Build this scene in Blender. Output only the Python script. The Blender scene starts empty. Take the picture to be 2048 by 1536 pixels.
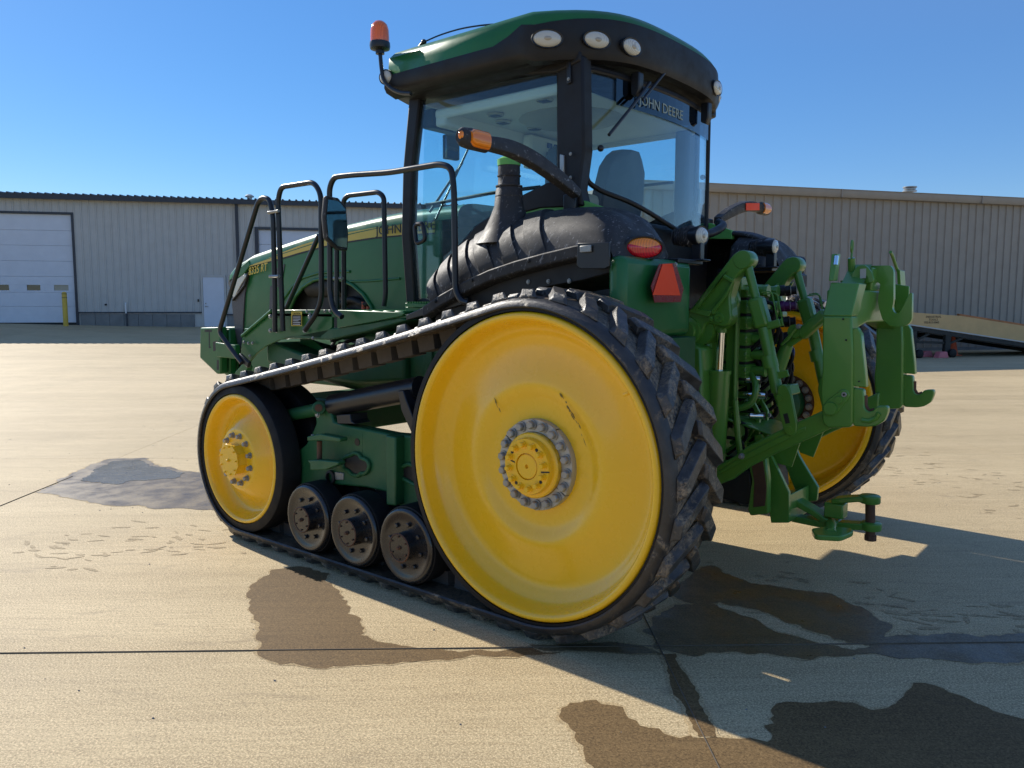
import bpy, bmesh, math, random
from mathutils import Vector, Matrix, noise as mn
R_ = math.radians
PI = math.pi
random.seed(7)
scene = bpy.context.scene
COL = scene.collection

# ------------------------------------------------------------------ camera
cam_d = bpy.data.cameras.new('camera'); cam = bpy.data.objects.new('camera', cam_d); COL.objects.link(cam)
cam_d.sensor_width = 36.0; cam_d.lens = 1580.36/2048*36; cam_d.clip_start = 0.05; cam_d.clip_end = 3000
_p, _r, _y = 0.0988, 0.00067, -0.87841
_d = Vector((math.cos(_p)*math.cos(_y), math.cos(_p)*math.sin(_y), -math.sin(_p)))
_rt = _d.cross(Vector((0, 0, 1))).normalized(); _up = _rt.cross(_d)
_r2 = _rt*math.cos(_r)+_up*math.sin(_r); _u2 = -_rt*math.sin(_r)+_up*math.cos(_r)
_m = Matrix((_r2, _u2, -_d)).transposed().to_4x4(); _m.translation = Vector((-2.4098, 2.9839, 1.6678))
cam.matrix_world = _m
scene.camera = cam

# ------------------------------------------------------------------ sky and sun
SUN_EL, SUN_AZ = R_(33), R_(4)          # the sun stands ahead of the tractor (+X), slightly to its far side
world = bpy.data.worlds.new('World'); scene.world = world; world.use_nodes = True
wn = world.node_tree; wn.nodes.clear()
sky = wn.nodes.new('ShaderNodeTexSky'); sky.sky_type = 'NISHITA'; sky.sun_disc = False
sky.sun_elevation = SUN_EL; sky.sun_rotation = R_(90)+SUN_AZ
sky.altitude = 300; sky.air_density = 1.0; sky.dust_density = 0.15; sky.ozone_density = 3.5
bg = wn.nodes.new('ShaderNodeBackground'); bg.inputs['Strength'].default_value = 0.10
hsv = wn.nodes.new('ShaderNodeHueSaturation'); hsv.inputs['Saturation'].default_value = 1.5; hsv.inputs['Value'].default_value = .42
base = wn.nodes.new('ShaderNodeMix'); base.data_type = 'RGBA'; base.blend_type = 'ADD'; base.inputs[0].default_value = 1.0; base.inputs[7].default_value = (.64, .84, 1.50, 1)   # clear-sky base tone
wo = wn.nodes.new('ShaderNodeOutputWorld')
wn.links.new(sky.outputs[0], hsv.inputs['Color']); wn.links.new(hsv.outputs[0], base.inputs[6]); wn.links.new(base.outputs[2], bg.inputs[0]); wn.links.new(bg.outputs[0], wo.inputs[0])
sun_d = bpy.data.lights.new('sun', 'SUN'); sun_d.energy = 2.95; sun_d.angle = R_(0.53); sun_d.color = (1.0, 0.94, 0.84)
sun = bpy.data.objects.new('sun', sun_d); COL.objects.link(sun)
_t = Vector((-math.cos(SUN_EL)*math.cos(SUN_AZ), math.cos(SUN_EL)*math.sin(SUN_AZ), -math.sin(SUN_EL)))
sun.rotation_euler = _t.to_track_quat('-Z', 'Y').to_euler(); sun.location = (20, -2, 20)
scene.render.engine = 'CYCLES'
scene.view_settings.view_transform = 'Standard'; scene.view_settings.look = 'None'
scene.view_settings.exposure = 1.0; scene.view_settings.gamma = 1.0; scene.view_settings.use_curve_mapping = False
scene.cycles.max_bounces = 10; scene.cycles.transparent_max_bounces = 16; scene.cycles.diffuse_bounces = 4

# ------------------------------------------------------------------ mesh helpers
class MB:
    def __init__(s): s.v = []; s.f = []
    def add(s, v, f):
        b = len(s.v); s.v += [tuple(q) for q in v]; s.f += [tuple(b+i for i in q) for q in f]; return s
    def box(s, x0, x1, y0, y1, z0, z1):
        v = [(x, y, z) for x in (x0, x1) for y in (y0, y1) for z in (z0, z1)]
        return s.add(v, [(0, 1, 3, 2), (4, 6, 7, 5), (0, 4, 5, 1), (2, 3, 7, 6), (0, 2, 6, 4), (1, 5, 7, 3)])
    def obox(s, c, ax, hs):
        c = Vector(c); a = [Vector(q).normalized()*h for q, h in zip(ax, hs)]
        v = [c+a[0]*i+a[1]*j+a[2]*k for i in (-1, 1) for j in (-1, 1) for k in (-1, 1)]
        return s.add(v, [(0, 1, 3, 2), (4, 6, 7, 5), (0, 4, 5, 1), (2, 3, 7, 6), (0, 2, 6, 4), (1, 5, 7, 3)])
    def bar(s, p0, p1, w, h, up=(0, 1, 0)):        # rectangular bar, w across 'up', h along the third axis
        p0 = Vector(p0); p1 = Vector(p1); d = p1-p0; u = Vector(up); t = d.cross(u).normalized(); u = t.cross(d).normalized()
        return s.obox((p0+p1)/2, (d, u, t), (d.length/2, w/2, h/2))
    def prism(s, pts, vec):
        n = len(pts); vec = Vector(vec)
        v = [Vector(q) for q in pts]+[Vector(q)+vec for q in pts]
        return s.add(v, [tuple(range(n)), tuple(range(2*n-1, n-1, -1))]+[(i, (i+1) % n, n+(i+1) % n, n+i) for i in range(n)])
    def loft(s, rings, caps=True, closed=True):
        n = len(rings[0]); v = [q for r in rings for q in r]; f = []
        for k in range(len(rings)-1):
            for i in range(n if closed else n-1):
                j = (i+1) % n; f.append((k*n+i, k*n+j, (k+1)*n+j, (k+1)*n+i))
        if caps and closed: f += [tuple(range(n)), tuple(range(len(v)-1, len(v)-n-1, -1))]
        return s.add(v, f)
    def lathe(s, c, axis, prof, n=32, caps=False, a0=0.0):   # prof: (radius, height along axis)
        c = Vector(c); a = Vector(axis).normalized(); e = Vector((0, 0, 1)) if abs(a.z) < .9 else Vector((1, 0, 0))
        e = (e-a*e.dot(a)).normalized(); g = a.cross(e)
        rings = [[c+a*h+(e*math.cos(a0+2*PI*i/n)+g*math.sin(a0+2*PI*i/n))*max(r, 1e-5) for i in range(n)] for r, h in prof]
        return s.loft(rings, caps)
    def cyl(s, p0, p1, r0, r1=None, n=20):
        p0 = Vector(p0); p1 = Vector(p1); d = p1-p0
        return s.lathe(p0, d, [(r0, 0), (r0 if r1 is None else r1, d.length)], n, True)
    def tube(s, pts, r, n=10, closed=False, flat=None):
        P = [Vector(q) for q in pts]; m = len(P); rings = []; prev = None
        for i in range(m):
            if closed: t = P[(i+1) % m]-P[i-1]
            else: t = P[min(i+1, m-1)]-P[max(i-1, 0)]
            t.normalize()
            if prev is None:
                e = Vector((0, 0, 1)) if abs(t.z) < .9 else Vector((1, 0, 0)); e = (e-t*e.dot(t)).normalized()
            else: e = (prev-t*prev.dot(t)).normalized()
            prev = e; g = t.cross(e); rr = r[i] if isinstance(r, (list, tuple)) else r
            rings.append([P[i]+(e*math.cos(2*PI*k/n)+g*math.sin(2*PI*k/n))*rr for k in range(n)])
        if closed: rings.append(rings[0])
        return s.loft(rings, not closed)
    def ball(s, c, rx, ry=None, rz=None, n=16, m=10):
        ry = ry or rx; rz = rz or rx; c = Vector(c); rings = []
        for j in range(m+1):
            th = PI*j/m; q = max(math.sin(th), 1e-4)
            rings.append([c+Vector((rx*q*math.cos(2*PI*i/n), ry*q*math.sin(2*PI*i/n), rz*math.cos(th))) for i in range(n)])
        return s.loft(rings, False)

def fil(pts, r=.05, k=5, closed=False):      # round the corners of a polyline
    P = [Vector(q) for q in pts]; out = []; m = len(P)
    for i in range(m):
        if not closed and i in (0, m-1): out.append(P[i]); continue
        a, b, c = P[i-1], P[i], P[(i+1) % m]; u = a-b; w = c-b; rr = min(r, u.length*.48, w.length*.48)
        u.normalize(); w.normalize(); s0 = b+u*rr; s1 = b+w*rr
        for j in range(k+1):
            t = j/k; out.append(s0*(1-t)**2+b*2*t*(1-t)+s1*t*t)
    return out
def cr(pts, k=6):                             # smooth curve through points
    P = [Vector(q) for q in pts]; P = [P[0]*2-P[1]]+P+[P[-1]*2-P[-2]]; out = []
    for i in range(1, len(P)-2):
        a, b, c, d = P[i-1:i+3]
        for j in range(k):
            t = j/k; out.append(.5*((2*b)+(c-a)*t+(2*a-5*b+4*c-d)*t*t+(3*b-a-3*c+d)*t**3))
    out.append(P[-2]); return out

BASE = {}
def root(name, loc, label, cat, group=None, rz=None, kind=None):
    o = bpy.data.objects.new(name, None); COL.objects.link(o); o.location = loc; o.empty_display_size = .3
    if label: o['label'] = label
    if cat: o['category'] = cat
    if group: o['group'] = group
    if kind: o['kind'] = kind
    if rz is not None: o.rotation_euler = (0, 0, rz); BASE[o.name] = Vector((0, 0, 0))
    else: BASE[o.name] = Vector(loc)
    return o
def tomesh(name, mb, mat, ang=38):
    me = bpy.data.meshes.new(name); me.from_pydata([tuple(q) for q in mb.v], [], mb.f)
    bm = bmesh.new(); bm.from_mesh(me); bmesh.ops.remove_doubles(bm, verts=bm.verts, dist=1e-5)
    bmesh.ops.recalc_face_normals(bm, faces=bm.faces)
    if ang:
        for f in bm.faces: f.smooth = True
    bm.to_mesh(me); bm.free()
    if ang: me.set_sharp_from_angle(angle=R_(ang))
    if mat: me.materials.append(mat)
    me.update(); return me
def obj(name, mb, mat, parent=None, bevel=0, ang=38, label=None, kind=None, cat=None, group=None, seg=2):
    c = Vector((0, 0, 0))
    for q in mb.v: c += Vector(q)
    c /= max(1, len(mb.v)); m2 = MB(); m2.v = [tuple(Vector(q)-c) for q in mb.v]; m2.f = mb.f
    o = bpy.data.objects.new(name, tomesh(name, m2, mat, ang)); COL.objects.link(o)
    o.location = c; BASE[o.name] = c.copy()
    if parent: o.parent = parent; o.location = c-BASE[parent.name]
    if bevel:
        b = o.modifiers.new('bevel', 'BEVEL'); b.width = bevel; b.segments = seg; b.limit_method = 'ANGLE'; b.angle_limit = R_(40)
        b.harden_normals = False
    for k, v in (('label', label), ('kind', kind), ('category', cat), ('group', group)):
        if v: o[k] = v
    return o
def inst(name, me, loc, parent, rot=None, scale=None):
    o = bpy.data.objects.new(name, me); COL.objects.link(o); o.parent = parent
    o.location = Vector(loc)-BASE[parent.name]; BASE[o.name] = Vector(loc)
    if rot is not None: o.rotation_euler = rot
    if scale is not None: o.scale = scale
    return o
def text(name, body, size, org, xd, yd, mat, parent, depth=.002, sx=1.0, shear=0):
    cu = bpy.data.curves.new(name, 'FONT'); cu.body = body; cu.size = size; cu.extrude = depth; cu.shear = shear; cu.resolution_u = 3
    t = bpy.data.objects.new(name, cu); COL.objects.link(t)
    me = bpy.data.meshes.new_from_object(t.evaluated_get(bpy.context.evaluated_depsgraph_get()))
    bpy.data.objects.remove(t); bpy.data.curves.remove(cu)
    x = Vector(xd).normalized()*sx; y = Vector(yd).normalized(); z = x.cross(y).normalized()
    m = Matrix((x, y, z)).transposed().to_4x4(); me.transform(m)
    me.materials.clear(); me.materials.append(mat)
    o = bpy.data.objects.new(name, me); COL.objects.link(o); o.parent = parent
    o.location = Vector(org)-(BASE[parent.name] if parent else Vector()); BASE[o.name] = Vector(org); return o

# ------------------------------------------------------------------ materials
def nt(name):
    m = bpy.data.materials.new(name); m.use_nodes = True; n = m.node_tree; n.nodes.clear()
    o = n.nodes.new('ShaderNodeOutputMaterial'); b = n.nodes.new('ShaderNodeBsdfPrincipled')
    n.links.new(b.outputs[0], o.inputs[0]); return m, n, b, o
def N(n, t, **k):
    x = n.nodes.new('ShaderNode'+t)
    for a, v in k.items():
        if a in x.inputs: x.inputs[a].default_value = v
        else: setattr(x, a, v)
    return x
def noise(n, scale, detail=5, rough=.6, vec=None, dist=0.0):
    x = N(n, 'TexNoise', Scale=scale, Detail=detail, Roughness=rough, Distortion=dist)
    if vec: n.links.new(vec, x.inputs['Vector'])
    return x.outputs['Fac']
def ramp(n, src, stops):
    r = n.nodes.new('ShaderNodeValToRGB'); e = r.color_ramp.elements
    while len(e) < len(stops): e.new(.5)
    for q, (p, c) in zip(e, stops):
        q.position = p; q.color = (c, c, c, 1) if isinstance(c, (int, float)) else (*c, 1)
    n.links.new(src, r.inputs[0]); return r.outputs[0]
def mix(n, fac, a, b, mode='MIX'):
    x = n.nodes.new('ShaderNodeMix'); x.data_type = 'RGBA'; x.blend_type = mode
    for i, v in ((0, fac), (6, a), (7, b)):
        if isinstance(v, (int, float)): x.inputs[i].default_value = v
        elif isinstance(v, tuple): x.inputs[i].default_value = (*v, 1)
        else: n.links.new(v, x.inputs[i])
    return x.outputs[2]
def worldpos(n, rot=0, scale=(1, 1, 1)):
    g = n.nodes.new('ShaderNodeNewGeometry'); m = N(n, 'Mapping'); m.inputs['Rotation'].default_value = (0, 0, rot)
    n.links.new(g.outputs['Position'], m.inputs[0])
    if scale == (1, 1, 1): return m.outputs[0]
    m2 = N(n, 'Mapping'); m2.inputs['Scale'].default_value = scale; n.links.new(m.outputs[0], m2.inputs[0]); return m2.outputs[0]
def bump(n, b, h, strength, dist=.01):
    x = N(n, 'Bump', Strength=strength, Distance=dist); n.links.new(h, x.inputs['Height']); n.links.new(x.outputs[0], b.inputs['Normal'])
def paint(name, col, rough=.35, scratch=0.0, metal=0.0, coat=0.0, var=.12, dirt=0.0, dcol=(.30, .24, .16), dscale=3.0, bs=.05, bsc=60, spec=.5, dthr=(.5, .75)):
    m, n, b, o = nt(name); v = worldpos(n)
    f1 = noise(n, 2.3, 6, .6, v); c = mix(n, ramp(n, f1, [(.3, 0.0), (.7, 1.0)]), tuple(q*(1-var) for q in col), tuple(min(1, q*(1+var)) for q in col))
    if dirt:
        f2 = noise(n, dscale, 8, .68, v); f3 = noise(n, 38, 4, .7, v)
        d = ramp(n, f2, [(dthr[0], 0.0), (dthr[1], 1.0)]); d2 = ramp(n, f3, [(.35, 0.0), (.65, 1.0)])
        fac = mix(n, 1.0, d, d2, 'MULTIPLY'); fac = mix(n, 1.0, fac, (dirt,)*3, 'MULTIPLY'); c = mix(n, fac, c, dcol)
    if scratch:                                        # pale scuffs
        mp = N(n, 'Mapping'); mp.inputs['Rotation'].default_value = (.5, .4, .2); n.links.new(v, mp.inputs[0]); mq = N(n, 'Mapping'); mq.inputs['Scale'].default_value = (1.0, .35, .12); n.links.new(mp.outputs[0], mq.inputs[0])
        c = mix(n, ramp(n, noise(n, 75, 4, .7, mq.outputs[0]), [(.60, 0.0), (.66, scratch)]), c, (.38, .37, .36))
        c = mix(n, ramp(n, noise(n, 30, 7, .8, v), [(.62, 0.0), (.66, scratch)]), c, (.30, .29, .28))
    n.links.new(c, b.inputs['Base Color'])
    rr = ramp(n, noise(n, 9, 5, .65, v), [(.25, max(.02, rough*.75)), (.8, min(1, rough*1.3))]); n.links.new(rr, b.inputs['Roughness'])
    b.inputs['Metallic'].default_value = metal; b.inputs['Coat Weight'].default_value = coat; b.inputs['Coat Roughness'].default_value = .08
    b.inputs['Specular IOR Level'].default_value = spec
    if bs: bump(n, b, noise(n, bsc, 3, .6, v), bs, .004)
    return m
M = {}
M['green'] = paint('green_paint', (.014, .135, .032), .38, coat=.12, spec=.4, dirt=.2, dcol=(.06, .10, .04), bs=.03)
M['hitch'] = paint('hitch_green_paint', (.085, .240, .030), .36, coat=.3, dirt=.35, dcol=(.05, .09, .04), bs=.05)
M['casting'] = paint('green_casting', (.014, .105, .034), .5, dirt=.4, dcol=(.07, .09, .05), bs=.25, bsc=90)
M['yellow'] = paint('yellow_paint', (.97, .555, .010), .27, coat=.5, var=.03, dirt=.14, dcol=(.52, .30, .04), dscale=2.4, bs=.02)
M['black'] = paint('black_paint', (.013, .014, .017), .34, var=.2, dirt=.15, dcol=(.06, .06, .06))
M['plastic'] = paint('black_plastic', (.030, .0285, .028), .60, var=.25, dirt=.5, dcol=(.11, .10, .095), dscale=5, spec=.4, scratch=.55, bs=.25, bsc=220)
M['trim'] = paint('cab_trim', (.012, .011, .011), .50, spec=.35, var=.2, bs=.1, bsc=150)
M['steel'] = paint('dull_bolt_steel', (.33, .33, .31), .45, metal=.5, dirt=.5, dcol=(.22, .20, .16), dscale=20)
M['chrome'] = paint('chrome_rod', (.80, .81, .82), .08, metal=1.0, var=.02, bs=0)
M['rust'] = paint('rusty_steel', (.10, .045, .022), .75, var=.4, dirt=.5, dcol=(.16, .08, .04), dscale=15, bs=.4)
M['mirrorglass'] = paint('mirror_glass', (.12, .14, .15), .04, metal=1.0, var=.02, bs=0)
M['darkin'] = paint('dark_metal', (.012, .013, .012), .6, dirt=.4, dcol=(.05, .045, .035), bs=.2)
M['roller'] = paint('roller_black_iron', (.016, .015, .015), .26, coat=.4, dirt=.4, dcol=(.045, .036, .030), dscale=7, bs=.15)
M['rubber'] = paint('wheel_rubber', (.009, .009, .010), .60, spec=.3, var=.25, dirt=.3, dcol=(.05, .042, .035), dscale=5, bs=.3, bsc=80)
M['headliner'] = paint('headliner_fabric', (.74, .73, .68), .85, var=.05, bs=.1)
M['seat'] = paint('grey_seat_vinyl', (.085, .095, .115), .6, var=.15, bs=.15)
M['beige'] = paint('beige_trim', (.42, .39, .30), .7, var=.1)
M['siding'] = paint('cream_siding', (.49, .485, .455), .45, var=.05, dirt=.15, dcol=(.33, .31, .25), dscale=.8, bs=.03)
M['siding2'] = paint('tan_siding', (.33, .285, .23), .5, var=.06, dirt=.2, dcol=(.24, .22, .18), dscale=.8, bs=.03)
M['darktrim'] = paint('dark_blue_trim', (.030, .037, .050), .45, var=.1)
M['whitedoor'] = paint('white_door_paint', (.62, .66, .72), .45, var=.04, dirt=.2, dcol=(.45, .46, .48), dscale=1.5)
M['found'] = paint('foundation_concrete', (.20, .20, .19), .85, var=.15, dirt=.4, dcol=(.11, .11, .10), dscale=1.5, bs=.3)
M['bollard'] = paint('bollard_yellow', (.62, .42, .05), .5, var=.08, dirt=.2)
M['ramp'] = paint('ramp_tan_paint', (.62, .40, .17), .55, var=.08, dirt=.3, dcol=(.40, .22, .10), dscale=1.5)
M['rampedge'] = paint('ramp_orange_edge', (.42, .16, .05), .6, var=.2)
M['pink'] = paint('faded_red_chock', (.60, .17, .19), .6, var=.1)
M['cone'] = paint('traffic_cone_orange', (.60, .10, .04), .6, var=.1)
M['white'] = paint('white_plastic', (.75, .75, .73), .45, var=.03)
M['letter'] = paint('black_lettering', (.012, .012, .012), .5, var=.1)
M['yletter'] = paint('yellow_decal', (.80, .58, .08), .45, var=.03)
M['decal'] = paint('yellow_stripe', (.70, .50, .07), .40, var=.05, bs=0)
M['neon'] = paint('fluorescent_orange_panel', (1.0, .09, .03), .6, var=.03, spec=.2)
M['redrefl'] = paint('dark_red_reflector', (.24, .010, .014), .28, var=.2, bs=.3, bsc=300)
M['lid'] = paint('bright_green_cap', (.13, .42, .09), .5, var=.08)
M['decalgrey'] = paint('pale_green_decal', (.30, .36, .30), .5)
M['scuff'] = paint('paint_scuff', (.16, .11, .03), .7)
M['lampcore'] = paint('lamp_core', (.40, .35, .27), .25, coat=.6)
M['purple'] = paint('purple_coupler', (.10, .012, .09), .45)
M['blue'] = paint('blue_coupler', (.012, .04, .22), .45)
M['silver'] = paint('galvanised_metal', (.42, .42, .40), .40, metal=.6, var=.1)

def lens(name, col, rough=.12, bs=.5, sc=180):
    m, n, b, o = nt(name); b.inputs['Base Color'].default_value = (*col, 1); b.inputs['Roughness'].default_value = rough
    b.inputs['Coat Weight'].default_value = .7; b.inputs['Subsurface Weight'].default_value = 0.0
    g = n.nodes.new('ShaderNodeTexCoord'); w = N(n, 'TexWave', Scale=sc*.2, Distortion=.5); n.links.new(g.outputs['Object'], w.inputs[0])
    c = mix(n, ramp(n, w.outputs['Fac'], [(.2, 0.0), (.8, 1.0)]), tuple(q*.86 for q in col), tuple(min(1, q*1.15) for q in col)); n.links.new(c, b.inputs['Base Color'])
    bump(n, b, w.outputs['Fac'], bs*.5, .002); return m
M['amber'] = lens('amber_lens', (.90, .24, .008)); M['beaconlens'] = lens('beacon_lens', (.95, .16, .015)); M['redlens'] = lens('red_lens', (.62, .006, .022))
M['clearlens'] = lens('clear_lamp_lens', (.56, .54, .46), sc=420)

def glass(name, tint, refl=1.0, ior=1.45, rough=0.0, haze=0.0, hcol=(.55, .6, .65)):
    m = bpy.data.materials.new(name); m.use_nodes = True; n = m.node_tree; n.nodes.clear(); o = n.nodes.new('ShaderNodeOutputMaterial')
    t = N(n, 'BsdfTransparent'); t.inputs[0].default_value = (*tint, 1); g = N(n, 'BsdfGlossy'); g.inputs['Roughness'].default_value = rough
    g.inputs[0].default_value = (.95, .97, 1, 1); lw = N(n, 'LayerWeight', Blend=.5); pw = N(n, 'Math', operation='POWER'); pw.inputs[1].default_value = 4.0; n.links.new(lw.outputs['Facing'], pw.inputs[0])
    f = N(n, 'Math', operation='MULTIPLY_ADD'); f.inputs[1].default_value = .9; f.inputs[2].default_value = .035 if ior < 1.5 else .08; n.links.new(pw.outputs[0], f.inputs[0]); mx = n.nodes.new('ShaderNodeMixShader')
    n.links.new(f.outputs[0], mx.inputs[0]); n.links.new(t.outputs[0], mx.inputs[1]); n.links.new(g.outputs[0], mx.inputs[2]); out = mx
    if haze:                                           # pale haze mixed into the pane's colour, uneven by noise
        d = N(n, 'BsdfDiffuse'); d.inputs[0].default_value = (*hcol, 1); m2 = n.nodes.new('ShaderNodeMixShader')
        r = ramp(n, noise(n, 2.5, 6, .65, worldpos(n)), [(.3, haze*.5), (.75, haze*1.5)])
        n.links.new(r, m2.inputs[0]); n.links.new(mx.outputs[0], m2.inputs[1]); n.links.new(d.outputs[0], m2.inputs[2]); out = m2
    n.links.new(out.outputs[0], o.inputs[0]); return m
M['glass'] = glass('tinted_cab_glass', (.83, .95, .97), haze=.02)
M['darkglass'] = glass('dark_window_glass', (.10, .13, .16), ior=1.6)

def concrete(name, mult=1.0, tint=(1, 1, 1), rough=.70, bs=.35, wet=False):
    m, n, b, o = nt(name); A = R_(-41.2)
    v0 = worldpos(n); vr = worldpos(n, A); vs = worldpos(n, A, (.5, 7, 1)); vs2 = worldpos(n, A, (.10, 1.5, 1)); vs3 = worldpos(n, A, (2.5, 55, 1))
    c = mix(n, ramp(n, noise(n, .55, 7, .62, v0, .4), [(.30, 0.0), (.72, 1.0)]), (.34, .30, .23), (.57, .51, .40))
    c = mix(n, ramp(n, noise(n, 1.0, 6, .65, vs2, .3), [(.42, 0.0), (.68, .8)]), c, (.62, .57, .47))
    c = mix(n, ramp(n, noise(n, 1.1, 7, .72, vs, .8), [(.51, 0.0), (.68, .62)]), c, (.30, .26, .205))           # rubber scuffs
    c = mix(n, ramp(n, noise(n, 1.0, 5, .75, vs3), [(.40, 0.0), (.64, .58)]), c, (.27, .225, .16))               # broom finish
    c = mix(n, ramp(n, noise(n, 6, 8, .72, v0, 1.2), [(.56, 0.0), (.70, .55)]), c, (.25, .21, .16))
    c = mix(n, ramp(n, noise(n, 22, 6, .75, v0, .6), [(.52, 0.0), (.66, .35)]), c, (.27, .235, .18))
    sp = N(n, 'TexVoronoi', Scale=75.0); n.links.new(v0, sp.inputs['Vector'])
    c = mix(n, ramp(n, sp.outputs['Distance'], [(.05, .5), (.20, 0.0)]), c, (.22, .185, .14))
    c = mix(n, ramp(n, noise(n, 120, 4, .75, v0), [(.49, 0.0), (.57, .70)]), c, (.80, .74, .61))
    c = mix(n, ramp(n, noise(n, 85, 5, .8, v0), [(.51, 0.0), (.60, .72)]), c, (.20, .17, .12))
    c = mix(n, ramp(n, noise(n, 1.0, 5, .7, worldpos(n, A, (1.1, 5.5, 1)), 1.0), [(.60, 0.0), (.68, .40)]), c, (.24, .21, .175))
    c = mix(n, 1.0, c, tuple(q*mult*w_ for q, w_ in zip(tint, (1.11, .955, .675))), 'MULTIPLY')
    oi = N(n, 'ObjectInfo'); c = mix(n, 1.0, c, ramp(n, oi.outputs['Random'], [(0.0, .90), (1.0, 1.0)]), 'MULTIPLY') if mult == 1.0 else c
    n.links.new(c, b.inputs['Base Color']); b.inputs['Roughness'].default_value = rough
    if wet:
        n.links.new(ramp(n, noise(n, 5, 6, .6, v0), [(.3, rough*.6), (.7, rough*1.4)]), b.inputs['Roughness'])
    b.inputs['Specular IOR Level'].default_value = .5 if wet else .3
    h = mix(n, .5, noise(n, 190, 4, .7, v0), noise(n, 1.0, 4, .7, vs3))
    bump(n, b, h, bs, .008); return m
M['concrete'] = concrete('yard_concrete')
M['joint'] = paint('joint_sealant', (.13, .105, .075), .9)
M['damp'] = concrete('drying_concrete', .84, (1, .96, .90), .8, .3)
M['wet'] = concrete('damp_concrete', .27, (1.12, .90, .64), .74, .3)
M['soak'] = concrete('soaked_concrete', .30, (1, .90, .74), .42, .15, True)
M['smear'] = concrete('rubber_smear', .74, (1, .98, .96), .75, .3)
M['mudmark'] = concrete('mud_smear', .13, (1, .95, .85), .6, .3, True)
M['puddle'] = concrete('standing_water', .40, (.95, 1, 1.05), .20, .02, True)

def tread(nm='muddy_track_rubber', lo=.50, hi=.60, pale_tone=(.085, .078, .070)):
    m, n, b, o = nt(nm); v = worldpos(n)
    c = mix(n, ramp(n, noise(n, 14, 6, .65, v), [(.35, 0.0), (.7, 1.0)]), (.019, .017, .0155), pale_tone)  # paler rubber tone spread at random by noise
    f = mix(n, 1.0, ramp(n, noise(n, 5, 8, .7, v, .8), [(lo, 0.0), (hi, 1.0)]), ramp(n, noise(n, 60, 4, .75, v), [(.40, 0.0), (.56, 1.0)]), 'MULTIPLY')
    f = mix(n, 1.0, f, (.8,)*3, 'MULTIPLY'); c = mix(n, f, c, (.33, .245, .15)); n.links.new(c, b.inputs['Base Color'])
    b.inputs['Roughness'].default_value = .38; b.inputs['Specular IOR Level'].default_value = .6
    bump(n, b, mix(n, .6, noise(n, 45, 6, .75, v), f), .6, .01); return m
M['tread'] = tread()
M['carcass'] = tread('mud_caked_belt', .38, .50, (.12, .10, .08))
M['shoulder'] = tread('belt_edge_rubber', .55, .66, (.045, .040, .036))
M['blockrub'] = paint('guide_block_rubber', (.075, .064, .056), .8, var=.3, dirt=.5, dcol=(.14, .12, .10), dscale=9, bs=.5)

def netting(name, col, sc=160):
    m, n, b, o = nt(name); g = n.nodes.new('ShaderNodeTexCoord'); x = N(n, 'TexVoronoi', Scale=sc*1.0); n.links.new(g.outputs['Object'], x.inputs[0])
    c = mix(n, ramp(n, x.outputs['Distance'], [(.25, 0.0), (.45, 1.0)]), tuple(q*.25 for q in col), col); n.links.new(c, b.inputs['Base Color'])
    b.inputs['Roughness'].default_value = .5; return m
M['grille'] = netting('grille_mesh', (.085, .08, .085))
def striped(name):
    m, n, b, o = nt(name); g = n.nodes.new('ShaderNodeNewGeometry'); s = N(n, 'SeparateXYZ'); n.links.new(g.outputs['Position'], s.inputs[0])
    a = N(n, 'Math', operation='MULTIPLY'); a.inputs[1].default_value = 110.0; n.links.new(s.outputs['Z'], a.inputs[0])
    f = N(n, 'Math', operation='FRACT'); n.links.new(a.outputs[0], f.inputs[0])
    c = mix(n, ramp(n, f.outputs[0], [(.12, 1.0), (.22, 0.0)]), (.72, .50, .07), (.50, .38, .05)); n.links.new(c, b.inputs['Base Color']); b.inputs['Roughness'].default_value = .35; return m
M['stripe'] = striped('yellow_hood_stripe')

# ------------------------------------------------------------------ ground
LO, LE, LN = Vector((38.193, -10.112, 0)), Vector((-.61816, -.78605, 0)), Vector((-.78605, .61816, 0))
def gz(x, y):                                   # the yard rises gently towards the left building
    q = Vector((x, y, 0))-LO; a = q.dot(LE); u = max(0.0, q.dot(LN)); zb = min(1.05, max(0.0, .87-.024*a))
    return zb*max(0.0, 1-u/22)**2
gx = [-900, -300, -120, -60, -30]+[-20+2*i for i in range(50)]+[90, 120, 200, 400, 900]
v = [(x, y, gz(x, y)-.014) for x in gx for y in [-900, -300, -150, -100]+[-80+2*i for i in range(60)]+[60, 100, 300, 900]]
ny = 68; f = [(i*ny+j, (i+1)*ny+j, (i+1)*ny+j+1, i*ny+j+1) for i in range(len(gx)-1) for j in range(ny-1)]
g0 = obj('ground', MB().add(v, f), M['concrete'], kind='structure')
E1 = Vector((math.cos(R_(41.2)), math.sin(R_(41.2)), 0)); E2 = Vector((-E1.y, E1.x, 0)); S = 4.92
SO = Vector([(-0.579,-0.357,0.000)][0])
fwd = Vector((.638, -.770, 0)); cpos = Vector((-2.41, 2.98, 0))
flat = None; nslab = 0
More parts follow.
